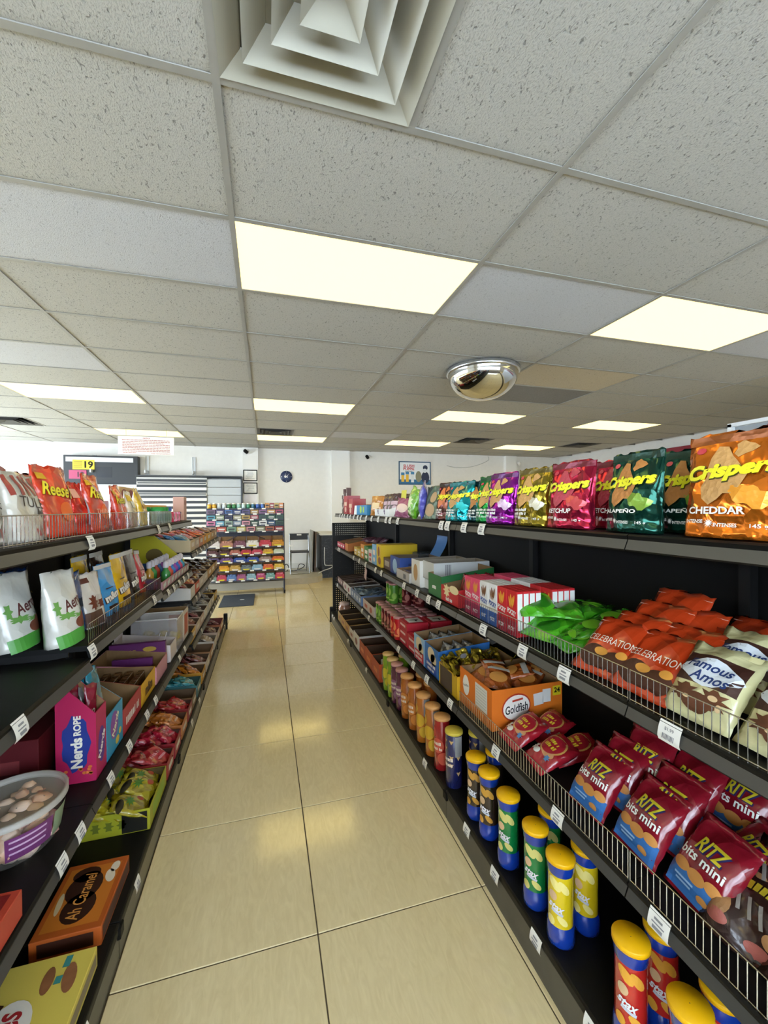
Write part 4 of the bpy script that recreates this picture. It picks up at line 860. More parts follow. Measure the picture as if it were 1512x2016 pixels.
fp = Bag(.11, .13, .03, M('#7f94ac', .25, .5, 0, .7, 24), 'pillow', 62)
for k in range(7): fp.put('foil_pack', 'silver blue foil pack in the grey blue carton', 'snack pack', (.9 + .07 * (k % 3), 3.76 + .1 * (k // 3) + .03 * (k % 2), Z + .06), (-1.25, 0, RIGHT + .25 * k), 'foil packs in the grey blue carton')
b = Tray(.38, .3, .085, card('#c8b6b0'), fh=.085, bh=.09, inner=M('#6a5844', .8)); b.front('print', join2(rect2(-.08, .04, .1, .03), blob2(.09, .04, .04, .025)), M('#b0523c', .5)); b.put('display_box', 'pink white open carton next to the green cans, lower middle shelf', 'box', rp(1.0, 3.46, Z), (0, 0, RIGHT))
for k in range(4): dk.put('snack_pack', 'dark blue snack pack in the pink white carton', 'snack pack', (.92 + .07 * k, 3.42 + .06 * (k % 2), Z + .05), (-1.3, 0, RIGHT + .4 * k), 'packs in the pink white carton')
def tin(c, c2, top, lidc='#c89090'):
    p = Can(.038, .155, film(c, .05), None, M(lidc, .3, .3)); p.deco('print', join2(blob2(0, .09, .025, .03), blob2(.05, .06, .02, .025), blob2(-.05, .06, .02, .025), rect2(0, .03, .1, .012, 10, 1)), M(c2, .5)); return p
tg, td, tr_ = tin('#4f8a2c', '#8fb84a', 0), tin('#5c1a22', '#b06a5c', 0), tin('#b81c24', '#e07a4a', 0)
for k, y in enumerate((3.17, 3.092)):
    for j in range(4): tg.put('snack_can', 'green snack can in the lower layer beside the maroon cans', 'can', rp(.882 + .079 * j, y, Z), (0, 0, RIGHT), 'lower green snack cans')
for k, y in enumerate((3.013, 2.934, 2.855)):
    for j in range(4): td.put('snack_can', 'maroon snack can in the lower layer between green and red cans', 'can', rp(.882 + .079 * j, y, Z), (0, 0, RIGHT), 'lower maroon snack cans')
for k, y in enumerate((2.776, 2.698)):
    for j in range(4): tr_.put('snack_can', 'bright red snack can in the lower layer by the red biscuit boxes', 'can', rp(.882 + .079 * j, y, Z), (0, 0, RIGHT), 'lower red snack cans')
for y, x in ((3.16, .965), (3.16, 1.044), (3.08, .965), (3.08, 1.044), (3.08, 1.123)): tg.put('snack_can', 'green snack can stacked on the upper layer', 'can', rp(x, y, Z, .158), (0, 0, RIGHT), 'upper green snack cans')
for y, x in ((3.0, 1.044), (3.0, 1.123), (2.92, 1.123)): td.put('snack_can', 'maroon snack can stacked on the upper layer beside green cans', 'can', rp(x, y, Z, .158), (0, 0, RIGHT), 'upper maroon snack cans')
rb = Box(.16, .15, .05, card('#b81a2c')); rb.top('white_label', rect2(0, 0, .11, .1), M('#d9d4ce', .5)).top('black_mark', join2(rect2(0, .0, .012, .06), rect2(.02, .01, .03, .012)), BLACKD).front('print', rect2(0, .025, .1, .014), M('#e8c8c4', .5))
rb.parts[1][1].transform(Matrix.Translation((0, 0, .0008)))
for k, (x, y, n) in enumerate(((.945, 2.585, 3), (.945, 2.415, 2), (1.105, 2.57, 3), (1.105, 2.40, 2))):
    for j in range(n): rb.put('biscuit_box', 'red flat biscuit box with white top label in the %s stack' % ['front left', 'front right', 'back left', 'back right'][k], 'biscuit box', rp(x, y, Z, j * .0515), (0, 0, RIGHT), 'red flat biscuit boxes')
for k, (y, c, c2, wd_, lab) in enumerate(((2.26, '#8fb6d6', '#c43038', 'KRISPIES', 'light blue open carton of cereal bars, red lower print'), (2.075, '#2f6fb4', '#24489c', 'KRISPIES', 'blue open carton of cereal bars next to gold candy carton'))):
    b = Tray(.165 if k == 0 else .19, .3, .12, card(c), fh=.15, bh=.175); b.front('picture', join2(blob2(0, .105, .05, .04), blob2(.03, .085, .04, .03)), M('#d8c4a0', .5)).front('lower_print', rect2(0, .035, .14, .06), M(c2, .5)); b.part('name', wrap('name', join2(scrib(.12, .018, 0, .048, 5 + k), scrib(.1, .016, 0, .024, 8 + k)), lambda x, z: (x, -.152, z)), PRINTW); b.put('display_box', lab, 'box', rp(1.01, y, Z), (0, 0, RIGHT))
sv = Bag(.1, .14, .025, M('#8a8a8c', .2, .6, 0, .6, 26), 'pillow', 63)
for k in range(6): sv.put('cereal_bar', 'silver wrapped cereal bar in the blue cartons', 'snack bar', (.92 + .06 * (k % 3), 2.26 - .19 * (k // 3), Z + .02), (-.3, 0, RIGHT + .2), 'silver cereal bars')
sv.put('cereal_bar', 'loose shiny dark cereal bar lying behind the gold candy carton', 'snack bar', (1.16, 2.0, Z + .17), (-1.2, 0, RIGHT))
b = Tray(.21, .33, .12, card('#c9a018'), fh=.11, bh=.15); b.front('dark_print', join2(rect2(-.02, .055, .14, .1)), M('#4a3a30', .5)); b.put('display_box', 'yellow and brown open carton of gold wrapped candies', 'box', rp(1.02, 1.855, Z), (0, 0, RIGHT))
gc = Bag(.06, .07, .02, M('#a89028', .25, .6, 0, .8, 40), 'pillow', 64, .004, 6, 8).deco('print', blob2(0, .035, .018, .012, 8, 1), M('#3a2416', .4))
for k in range(26): gc.put('wrapped_candy', 'small gold and black wrapped candy in the yellow carton', 'candy', (.885 + .052 * (k % 6) + RND.uniform(-.01, .01), 1.785 + .042 * (k // 6) + RND.uniform(-.01, .01), Z + .085 + RND.uniform(0, .03)), (-RND.uniform(.2, 1.2), RND.uniform(-.5, .5), RND.uniform(0, 6.2)), 'gold wrapped candies')
# goldfish carton
b = Tray(.28, .335, .165, card('#e0741c'), fh=.165, bh=.165)
b.right('logo_oval', blob2(-.055, .085, .062, .05, 24, 2, rot=.15), M('#efe9de', .5)); b.right('oval_rim', blob2(-.055, .085, .068, .056, 24, 2, rot=.15), M('#b8381e', .5))
b.parts = b.parts[::-1]; b.parts[0][1].transform(Matrix.Translation((.0, 0, 0))); b.parts[1][1].transform(Matrix.Translation((.0008, 0, 0)))
b.part('name', wrap('name', text2('Goldfish', w=.105, h=.034, cx=-.055, cz=.082, shear=.2, bold=.015, rot=.12), lambda x, z: (.1416 + .0008, x, z)), BLACKD)
b.part('brand_mark', wrap('brand_mark', rect2(-.05, .115, .05, .008, rot=.12), lambda x, z: (.1416 + .0008, x, z)), M('#b8381e', .5))
b.right('pack_picture', join2(rect2(.05, .105, .045, .05, rot=.1), rect2(.09, .115, .04, .055)), M('#e4e0d8', .5)); b.right('count_patch', rect2(.14, .13, .04, .04), M('#e0c81e', .5)); b.part('count', wrap('count', text2('24', h=.022, cx=.14, cz=.133, bold=.03), lambda x, z: (.1416 + .0008, x, z)), BLACKD)
b.front('nutrition_panel', rect2(.055, .1, .1, .1), M('#dcd8cc', .5)); b.front('small_oval', blob2(-.08, .1, .03, .045), M('#efe9de', .5)); b.part('small_name', wrap('small_name', text2('Goldfish', w=.05, cx=-.08, cz=.1, shear=.2, rot=.2), lambda x, z: (x, -.1692, z)), BLACKD)
b.front('table_lines', join2(*[rect2(.055, .065 + .012 * i, .085, .002) for i in range(7)]), M('#a4a098', .5)); b.parts[-1][1].transform(Matrix.Translation((0, -.0004, 0)))
gfb = b.put('display_box', 'orange cracker carton with white oval logo and 24 count mark', 'box', rp(1.035, 1.605, Z), (0, 0, RIGHT))
O('torn_flap', MB().add([(-.02, .16, .165), (.14, .16, .165), (.14, .165, .165), (-.02, .165, .165), (.0, .17, .225), (.09, .17, .215), (.09, .175, .215), (.0, .175, .225)], [(0, 1, 5, 4), (2, 3, 7, 6), (4, 5, 6, 7), (0, 4, 7, 3), (1, 2, 6, 5)]).mesh('torn_flap'), BROWN, gfb)
ob2 = Bag(.12, .15, .03, film('#c0622a', .6), 'pillow', 65).deco('white_band', rect2(0, .12, .1, .025, 6, 2), M('#ded8cc', .4)).deco('print', blob2(0, .06, .04, .03), M('#e09a4a', .5))
for k, (x, y, r) in enumerate(((.92, 1.68, .3), (.95, 1.56, 1.0), (1.02, 1.66, -.4), (1.06, 1.55, .6), (1.12, 1.62, .2), (1.0, 1.6, 1.4))): ob2.put('cracker_bag', 'small orange cracker bag lying in the orange carton', 'snack bag', (x, y, Z + .115 + .008 * (k % 3)), (-1.25, .1, RIGHT + r), 'cracker bags in the orange carton')
# red cookie bags beside it
rc = Bag(.135, .16, .045, film('#a81d2c', .5, 20), 'pillow', 67, 0.0080)
rc.deco('ring', blob2(0, .1, .052, .045, 22, 4), M('#d8a85a', .4)).deco('disc', blob2(0, .1, .046, .039, 22, 4), M('#b02030', .4), .0018).deco('name', join2(scrib(.05, .014, 0, .11, 21), scrib(.062, .015, 0, .09, 22)), M('#e8cc3a', .4), .0026)
rc.deco('white_figures', join2(blob2(-.045, .055, .016, .022, rad=star_rad), blob2(-.02, .045, .014, .012)), M('#e8e4de', .5), .002).deco('blue_star', blob2(.035, .05, .016, .014, 14, 1, star_rad), M('#5c94cc', .5), .003).deco('tan_print', blob2(.02, .065, .03, .016), M('#d49a6a', .5), .0014)
for x, y, dz, tl, rz, w in ((.875, 1.375, .008, 1.1, -.05, 'leaning on the orange carton'), (.885, 1.235, .006, 1.15, -.15, 'in front lying on the shelf'), (.975, 1.24, .012, 1.2, -.3, 'lying behind the front one'), (.985, 1.36, .012, 1.2, .1, 'tucked behind against the carton')):
    rc.put('cookie_bag', 'small red cookie bag with gold ring print, ' + w, 'cookie bag', (x, y, Z + dz), (-tl, 0, RIGHT + rz))
# cracker bags with blue bottoms
rz_ = Bag(.14, .19, .055, film('#8c1626', .45, 18), 'pillow', 69, 0.0096)
rz_.deco('blue_base', rect2(0, .032, .128, .05, 10, 4), M('#3a74b8', .4, 0, .3)).deco('cracker_picture', join2(blob2(-.035, .06, .022, .013), blob2(.005, .056, .022, .014), blob2(.042, .06, .018, .012), blob2(.03, .025, .014, .008)), M('#cf8f4a', .5, var=.2), .002)
rz_.deco('logo', text2('RITZ', w=.07, h=.034, cx=.005, cz=.125, bold=.03, shear=.15), M('#d9c62c', .4), .0024).deco('logo_shade', text2('RITZ', w=.07, h=.034, cx=.008, cz=.122, bold=.05, shear=.15), M('#23225a', .4), .0016).deco('name', text2('bits mini', w=.105, h=.022, cz=.093, bold=.02), PRINTW, .0024).deco('blue_lines', join2(rect2(-.02, .035, .05, .004, 4, 1), rect2(-.02, .027, .04, .004, 4, 1)), M('#a8c8e8', .4), .002)
for x, y, dz, tl, rz, w in ((.9, 1.005, .006, .65, .0, 'front left, nearest the fence'), (.905, .845, .006, .65, -.08, 'front middle behind the fence'), (.91, .70, .006, .7, -.15, 'front right beside the brown chocolate bags'), (.965, .985, .03, .6, .05, 'second row left'), (.97, .83, .03, .6, .0, 'second row middle'), (1.0, .70, .02, .85, -.4, 'second row right, lying askew'), (1.03, .95, .055, .5, .1, 'third row, logo showing at the left'), (1.05, .84, .055, .55, -.05, 'third row right'), (1.12, .9, .06, .45, .0, 'at the back on top'), (1.13, .76, .05, .5, .0, 'at the back right')):
    rz_.put('cracker_bag', 'red mini cracker bag with blue base, ' + w, 'snack bag', (x, y, Z + dz), (-tl, 0, RIGHT + rz))
cb = Bag(.15, .175, .045, film('#35201a', .55, 20), 'pillow', 71, 0.0096)
cb.deco('yellow_arc', join2(*[rect2(-.055 + .0122 * i, .128 - 2.2 * (-.055 + .0122 * i) ** 2 * 1.6, .0095, .02, rot=-3.5 * (-.055 + .0122 * i)) for i in range(10)]), M('#c9b52a', .4), .002).deco('pink_spots', join2(blob2(-.04, .03, .02, .012), blob2(.03, .025, .024, .012)), M('#a85c50', .5), .0016).deco('grey_print', join2(*[rect2(-.045 + .022 * i, .09 - .004 * i, .007, .04, 1, 3, rot=.3) for i in range(5)]), M('#8c847c', .5), .002).deco('nut_picture', join2(blob2(-.05, .055, .024, .03), blob2(.05, .05, .02, .014)), M('#a8794c', .5, var=.3), .0016)
for x, y, dz, tl, rz, w in ((.9, .595, .006, .95, .1, 'front left behind the fence'), (.905, .485, .006, .95, .0, 'front middle behind the fence'), (.91, .375, .006, .95, -.1, 'front right at the frame edge'), (.985, .57, .035, .9, .2, 'second row left'), (.99, .44, .035, .9, -.1, 'second row right'), (1.07, .52, .05, .9, .1, 'back row')):
    cb.put('chocolate_bag', 'dark brown chocolate bag with yellow lettering, ' + w, 'candy bag', (x, y, Z + dz), (-tl, 0, RIGHT + rz))

# ------------------------------------------------------------------ right run: base deck
Z = RB
def tube_can(c, c2, lid, patch=None, word=None, tri=False):
    p = Can(.0385, .25, film(c, .06), None, M(lid, .45)); 
    if tri: p.deco('triangles', join2(*[blob2(.022 * (q % 3 - 1) * 1.5 + .01, .21 - .035 * (q // 2), .012, .012, 3, 1, rot=.5) for q in range(9)]), M('#c8a46a', .5))
    else: p.deco('label_art', join2(blob2(0, .12, .032, .035), blob2(.03, .06, .03, .03), blob2(-.04, .18, .03, .03)), M(c2, .5))
    if word: p.deco('name', join2(scrib(.05, .016, 0, .13, len(word[0]) + 30), scrib(.045, .014, 0, .105, len(word[1]) + 40)), M('#e8d8c4', .5), .0014)
    if patch: p.deco('grey_panel', rect2(.045, .19, .035, .09, 6, 1), M('#9a9a98', .5), .0014)
    return p
gy, pu, orr, rd_, nv = tube_can('#7a9c1e', '#c9b82a', '#d8b070'), tube_can('#5a2240', '#8a5a74', '#c08a80', None, ('BBQ', 'RIBS')), tube_can('#a85a1e', '#c87828', '#dca060', None, ('ORIG', 'SMOKY')), tube_can('#a01f22', '#c8503a', '#dca060', None, ('PAPAS', 'FRITAS')), tube_can('#1e2456', '#2a3270', '#d8c048', True, ('TORTI', 'LLAS'), True)
oy = tube_can('#b4661e', '#d2a428', '#dca060', True)
XF_, XB_ = .822, .918
for p, x, y, lab in ((gy, XF_, 2.765, 'lime green tall chip can farthest of the front row'), (gy, XF_, 2.655, 'lime green tall chip can second in the front row'), (pu, XF_, 2.565, 'purple tall chip can just after the green ones'), (pu, XF_, 2.465, 'purple tall chip can just before the orange ones'),
                     (orr, XF_, 2.365, 'first orange tall chip can after the purple ones'), (orr, XF_, 2.232, 'second orange tall chip can after the purple ones'), (oy, XF_, 2.10, 'orange and yellow chip can with grey panel, third orange one'), (oy, XF_, 1.97, 'orange and yellow chip can beside the red one'), (rd_, XF_, 1.852, 'red tall chip can between orange and navy cans'), (nv, XF_, 1.72, 'navy chip can with tan triangles in the front row'),
                     (nv, XB_, 1.675, 'navy chip can with tan triangles in the shaded back row'), (orr, XB_, 2.36, 'orange chip can in the shaded back row, farther one'), (orr, XB_, 2.23, 'orange chip can in the shaded back row, nearer one'), (gy, XB_, 2.7, 'lime green chip can in the shaded back row')):
    p.put('chip_can', lab, 'can', rp(x, y, Z), (0, 0, RIGHT + .55), 'tall chip cans on the base deck')
BLUE = film('#12389a', .05)
def stax(c, art):
    r = .0385; p = Can(r, .25, BLUE, None, M('#f2b80c', .4), [(r * .8, 0), (r * .98, .006), (r * 1.02, .02), (r * .97, .055), (r * .88, .062), (r * .88, .205), (r * .97, .215), (r * 1.0, .238), (r, .244)])
    p.r = r * .895
    p.part('label', MB().lathe([(p.r, .06), (p.r, .207)], 28, cap=False).mesh('label'), film(c, .05))
    p.deco('chip_art', join2(blob2(.0, .185, .012, .022, 12, 2, rot=.7), blob2(.024, .18, .010, .022, 12, 2, rot=.6), blob2(-.012, .075, .012, .014, 12, 2), blob2(.02, .085, .009, .018, 12, 2, rot=.8)), M(art, .5), .0016)
    p.deco('round_mark', blob2(-.006, .15, .012, .014, 14, 2), M('#d8b48a', .5), .0018).deco('name', text2('stax', w=.042, h=.02, cz=.12, cx=.004, bold=.03, shear=.2, rot=-.25), M('#e8e6ea', .5), .0022).deco('strip', rect2(.006, .105, .032, .007, 6, 1, rot=-.25), M('#c8ccd8', .5), .002)
    return p
sb, sg_, sy, sr = stax('#33261e', '#d09a3c'), stax('#0f7a3c', '#d8d07a'), stax('#e0c41c', '#f0e088'), stax('#c42a24', '#e8a83a')
for p, x, y, lab in ((sb, XF_, 1.515, 'blue and black chip can, yellow lid, farther of the two in front'), (sb, XF_, 1.412, 'blue and black chip can, yellow lid, nearer of the two in front'), (sb, XB_, 1.525, 'blue and black chip can in the shaded back row'), (sg_, XF_, 1.28, 'blue and green chip can, yellow lid, farther one in front'), (sg_, XF_, 1.127, 'blue and green chip can, yellow lid, nearer one in front'),
                     (sg_, XB_, 1.175, 'blue and green chip can in the shaded back row'), (sy, XF_, 1.01, 'blue and yellow chip can standing in front'), (sy, XB_, 1.018, 'blue and yellow chip can in the back row'), (sr, XF_, .768, 'blue and red chip can with yellow lid in front'), (sr, XB_, .768, 'blue and red chip can in the back row'), (sr, XF_ + .004, .63, 'yellow lidded chip can at the bottom edge of the photo'), (sr, XB_, .63, 'yellow lidded chip can in the bottom right corner')):
    p.put('chip_can', lab, 'can', rp(x, y, Z), (0, 0, RIGHT + .45), 'yellow lidded chip cans')
Bag(.1, .16, .03, M('#b9b6a8', .25, .5, 0, .6, 26), 'pillow', 73).put('foil_pack', 'silver white foil pack standing beside the lime green cans', 'snack pack', rp(.82, 2.86, Z), (-.1, 0, RIGHT + .5))
for k, (y, c, h, lab) in enumerate(((2.98, '#b5481f', .13, 'nearest orange open carton on the right base deck'), (3.2, '#b84a1c', .13, 'second orange open carton on the right base deck'), (3.42, '#b04a22', .12, 'farthest orange open carton on the right base deck'))):
    Tray(.21, .36, h, card(c), fh=h, bh=h, inner=M('#4a3220', .8)).front('print', rect2(0, .06, .1, .03), M('#d8763a', .5)).put('display_box', lab, 'box', rp(.965, y, Z), (0, 0, RIGHT))
b = Tray(.22, .36, .13, card('#d4d0ca'), fh=.13, bh=.13, inner=M('#4a3a2c', .8)).front('print', join2(blob2(0, .06, .05, .03)), M('#7a3a30', .5)); b.put('display_box', 'white open carton between orange and brown cartons, right base', 'box', rp(.965, 3.66, Z), (0, 0, RIGHT))
Bag(.2, .2, .05, film('#dcd9d2', .4), 'pillow', 75).put('snack_pack', 'white crumpled pack lying in the white carton, right base', 'snack pack', (1.02, 3.64, Z + .12), (-1.35, 0, RIGHT + .4))
for y, c, lab in ((3.9, '#d2c8bc', 'cream open carton on the far right base deck'), (4.12, '#b98a44', 'tan open carton on the far right base deck'), (4.34, '#c0904a', 'second tan open carton on the far right base deck'), (4.56, '#a88a5c', 'last tan open carton near the pegboard, right base')):
    Tray(.2, .34, .11, card(c), fh=.1, bh=.11, inner=M('#3f2d18', .8)).front('print', rect2(0, .05, .1, .03), M('#8a4a30', .5)).put('display_box', lab, 'box', rp(.96, y, Z), (0, 0, RIGHT))
Proto(MB().lathe([(.05, 0), (.07, .01), (.07, .1), (.055, .12), (.055, .14), (.001, .142)], 20, cap=False).mesh('jar'), M('#b98a74', .2, 0, .5, var=.3)).part('lid', MB().lathe([(.06, .118), (.06, .145), (.001, .147)], 20, cap=False).mesh('lid'), M('#d8b8a8', .4)).put('candy_jar', 'pinkish candy jar at the far end of the right base deck', 'jar', rp(.9, 4.85, Z))
# ------------------------------------------------------------------ left run: top shelf
Z = LT
st = Bag(.17, .17, .06, film('#cfcabd', .5, 18), 'pouch', 81, .005)
st.deco('red_stripes', join2(*[rect2(-.066 + .033 * i, .138, .015, .05, 2, 4, rot=.12) for i in range(5)]), M('#9a3a36', .45, 0, .3)).deco('title', text2('TULE', w=.105, h=.026, cz=.095, bold=.0, rot=-.08), M('#3a302c', .5), .002).deco('subtitle', text2('MN\'S', w=.06, h=.022, cx=.04, cz=.062, rot=-.35, bold=.02), M('#3a302c', .5), .002)
st.deco('red_squares', join2(rect2(-.02, .02, .018, .018), rect2(.02, .025, .016, .02), rect2(.05, .035, .014, .018)), M('#9a3a36', .45), .002)
st.put('candy_bag', 'white bag with red striped top behind the left wire fence', 'candy bag', rp(-.565, 1.225, Z), (-.15, 0, LEFT + .05)); st.put('candy_bag', 'white red striped bag cut by the left edge of the photo', 'candy bag', rp(-.57, 1.06, Z), (-.12, 0, LEFT + .1))
rdb = Bag(.17, .2, .05, foil('#c8281e', .6, .35, .25), 'pouch', 83)
rdb.put('candy_bag', 'red foil bag behind the striped bags, near one', 'candy bag', rp(-.67, 1.13, Z), (-.1, 0, LEFT + .05)); rdb.put('candy_bag', 'red foil bag behind the striped bags, at the left edge', 'candy bag', rp(-.68, .97, Z), (-.1, 0, LEFT))
def reese(w, h, seed, extra=None):
    b = Bag(w, h, .065, film('#d83a1c', .7, 16), 'pouch', seed, .006); 
    b.deco('logo_shade', text2("Reese's", w=w * .8, h=h * .2, shear=.25, bold=.06, rot=-.1, cz=h * .655, cx=.001), M('#4a2410', .5), .0016)
    b.deco('logo', text2("Reese's", w=w * .8, h=h * .2, shear=.25, bold=.025, rot=-.1, cz=h * .66), M('#e8cf2c', .45, 0, .3), .0028)
    b.deco('yellow_patch', rect2(-w * .3, h * .85, w * .24, h * .09, 3, 2), M('#d8a41e', .45), .002)
    if extra: b.deco('subtitle', text2(extra, w=w * .5, h=h * .08, cz=h * .36, bold=.0), M('#e8b8a0', .5), .0022)
    b.deco('orange_glow', blob2(w * .12, h * .35, w * .2, h * .14), M('#e8641c', .45, 0, .3), .0012)
    return b
re1 = reese(.165, .205, 85); re2 = reese(.165, .2, 87, 'THINS')
re1.put('candy_bag', 'tall orange red bag with yellow script, largest on left top shelf', 'candy bag', rp(-.575, 1.40, Z), (-.12, 0, LEFT - .1))
re2.put('candy_bag', 'orange red thins bag with folded pale top on left top shelf', 'candy bag', rp(-.57, 1.665, Z), (-.1, 0, LEFT + .05))
re1.put('candy_bag', 'orange red script bag tilted behind the thins bag', 'candy bag', rp(-.60, 1.80, Z), (-.1, .15, LEFT + .35), scale=.9)
re1.put('candy_bag', 'orange red script bag beside the yellow bag, slumped', 'candy bag', rp(-.57, 1.945, Z), (-.15, -.1, LEFT + .1), scale=.88)
rdb2 = Bag(.12, .165, .06, foil('#d8261a', .9, .3, .2), 'pouch', 89).deco('pale_glare', rect2(-.02, .13, .04, .03, 3, 2), M('#e8a890', .4)).deco('violet_glare', rect2(.02, .07, .02, .09, 2, 5, rot=-.3), M('#b8b4e0', .25, .3), .002)  # purple-white glare on the foil, painted as two decals
rdb2.put('candy_bag', 'shiny plain red bag with white highlight between two script bags', 'candy bag', rp(-.57, 1.525, Z), (-.1, 0, LEFT))
pc = Bag(.16, .2, .04, M('#a8605a', .25, 0, .5, .5, 18), 'pouch', 91)
pc.put('candy_bag', 'brownish red bag standing behind the large script bag', 'candy bag', rp(-.68, 1.30, Z), (-.05, .05, LEFT)); pc.put('candy_bag', 'brownish red bag standing behind the shiny red bag', 'candy bag', rp(-.69, 1.50, Z), (-.05, 0, LEFT), scale=.95)
clr = Bag(.14, .16, .05, M('#cdbfa4', .15, 0, .8, .7, 20, var=.3), 'pouch', 93).deco('yellow_band', rect2(-.02, .13, .08, .03, 5, 2), M('#e0b820', .45)).deco('white_band', rect2(.01, .10, .07, .03, 5, 2), M('#e4e2de', .45)); clr.put('candy_bag', 'pale clear bag with yellow header left of yellow bag', 'candy bag', rp(-.57, 2.09, Z), (-.15, 0, LEFT + .1))
ym = Bag(.15, .18, .06, film('#dcb012', .6, 18), 'pouch', 95, .006).deco('print', join2(rect2(0, .09, .09, .02, 6, 2), rect2(0, .06, .07, .015, 6, 2)), M('#b8860e', .5)); ym.put('candy_bag', 'bright yellow candy bag at the end of the left fence', 'candy bag', rp(-.575, 2.25, Z), (-.15, 0, LEFT + .15))
sgn = Box(.26, .02, .07, card('#c9a46a')).front('round_mark', join2(blob2(-.06, .035, .04, .024), blob2(.05, .035, .04, .024)), M('#8a3a34', .5)); sgn.put('header_card', 'tan header card with brown rounds above the yellow bag', 'card', (-.70, 2.45, Z + .125), (0, 0, LEFT))
Box(.24, .12, .122, card('#8a4a44')).put('snack_carton', 'brown red carton under the tan header card', 'box', rp(-.72, 2.45, Z), (0, 0, LEFT))
def tubp(lid): return Proto(MB().lathe([(.03, 0), (.034, .004), (.034, .065), (.03, .07)], 20).mesh('tub'), M('#c9d8cc', .3, 0, .3)).part('lid', MB().lathe([(.036, .068), (.036, .09), (.001, .092)], 20, cap=False).mesh('lid'), M(lid, .4)).part('label', MB().lathe([(.0345, .015), (.0345, .055)], 20, cap=False).mesh('label'), M('#9fc0b0', .5))
for k, (x, y, c, lab) in enumerate(((-.56, 2.50, '#1f8a3c', 'white gum tub with green lid, first after the fence'), (-.56, 2.58, '#1f8a3c', 'white gum tub with green lid, second after the fence'), (-.56, 2.66, '#2a5cb0', 'white gum tub with blue lid, in front'), (-.64, 2.54, '#1f8a3c', 'white gum tub with green lid in the back row'), (-.64, 2.62, '#2a5cb0', 'white gum tub with blue lid in the back row'))): tubp(c).put('gum_tub', lab, 'tub', rp(x, y, Z))
b = Box(.62, .16, .105, card('#e2a81e')).front('print', join2(rect2(0, .07, .3, .02), *[blob2(-.25 + .1 * i, .04, .02, .015) for i in range(6)]), M('#b8501e', .5)).left('green_side', rect2(0, .05, .14, .09), M('#8fae3c', .5)); b.put('snack_carton', 'long yellow carton on the left top shelf', 'box', rp(-.74, 2.88, Z), (0, 0, LEFT))
for k, y in enumerate((2.82, 2.92, 3.02)): Box(.09, .08, .062, film('#c43a50')).front('print', rect2(0, .032, .05, .03), M('#e8c0c8', .5)).put('candy_pack', 'pink red candy pack in front of the long yellow carton', 'candy pack', rp(-.58, y, Z), (0, 0, LEFT + .1), 'pink red packs left top shelf')
for y, h, c, c2, lab in ((2.98, .17, '#7a2438', '#a86a74', 'maroon carton behind the long yellow carton'), (3.1, .175, '#b89468', '#4a3a30', 'tan carton with two dark rounds, left top shelf'), (3.215, .165, '#c89a86', '#a86a5a', 'tall pale pink carton at end of left top shelf')):
    Box(.1, .07, h, card(c)).front('round_mark', join2(blob2(-.02, h * .75, .02, .018), blob2(.025, h * .75, .02, .018)), M(c2, .5)).put('snack_carton', lab, 'box', rp(-.865 if y < 3.2 else -.58, y, Z), (0, 0, LEFT))

# ------------------------------------------------------------------ left run: upper middle shelf
Z = .99
ae = Bag(.128, .225, .07, film('#d3d0c4', .3, 14), 'pouch', 101, .005)
ae.deco('name', text2('Aero', w=.075, h=.034, cx=.012, cz=.125, shear=.3, bold=.02, rot=.3), M('#5c2a24', .5), .002).deco('grass', join2(blob2(-.015, .088, .042, .014, 20, 2, star_rad), blob2(-.042, .115, .013, .03, 14, 2, star_rad), blob2(.03, .082, .035, .01, 16, 2, star_rad)), M('#6a9c4a', .5), .0016).deco('small_name', text2('Milk', w=.03, h=.012, cx=.045, cz=.098, rot=.15), M('#7a7268', .5), .002)
ae.deco('chocolate_picture', join2(blob2(.03, .06, .022, .018), blob2(.042, .072, .016, .02)), M('#7a4430', .5, var=.3), .002).deco('green_base', rect2(.004, .02, .115, .04, 10, 3, rot=.12), M('#4f9a3c', .45, 0, .2), .0016)
ae.put('candy_bag', 'white and green bubble chocolate bag in front, beside the wire fence', 'candy bag', (-.60, 1.50, Z + .001), (-.1, 0, LEFT - .3)); ae.put('candy_bag', 'white and green bubble chocolate bag at the left, in shade', 'candy bag', (-.715, 1.49, Z + .001), (-.12, 0, LEFT - .3))
def mm(c, w, h, seed, dark='#3a2418', word='m&m'):
    b = Bag(w, h, .05, film(c, .4, 16), 'pouch', seed, .004); b.deco('pale_top', rect2(0, h * .955, w * .96, h * .08, 8, 2), M('#dcd8cc', .4)).deco('name', text2(word, w=w * .75, h=h * .15, cz=h * .36, bold=.05, rot=.15), M('#e8e2d8', .5), .0026).deco('name_shade', text2(word, w=w * .8, h=h * .17, cz=h * .355, bold=.09, rot=.15), M(dark, .5), .0016)
    b.deco('small_text', join2(rect2(-.01, h * .52, w * .4, h * .02, 4, 1), rect2(-.01, h * .15, w * .5, h * .06, 5, 1)), M(dark, .5) if c != '#3a8cc0' else M('#cfe2f0', .5), .002); return b
mb_, my_, md_, mr_ = mm('#3a94d0', .145, .2, 103), mm('#e2b00e', .15, .225, 105), mm('#2e211c', .15, .225, 107, '#12100e'), mm('#b82030', .15, .21, 109, '#4a1018')
mb_.put('candy_bag', 'light blue candy bag behind the left fence', 'candy bag', rp(-.60, 1.875, Z), (-.12, 0, LEFT - .1)); my_.put('candy_bag', 'yellow candy bag in front beside the light blue one', 'candy bag', rp(-.60, 2.03, Z), (-.1, 0, LEFT - .05)); md_.put('candy_bag', 'dark brown candy bag beside the yellow bag', 'candy bag', rp(-.60, 2.185, Z), (-.1, 0, LEFT)); mr_.put('candy_bag', 'red candy bag at the end of the left lower fence', 'candy bag', rp(-.60, 2.32, Z), (-.12, .1, LEFT + .1))
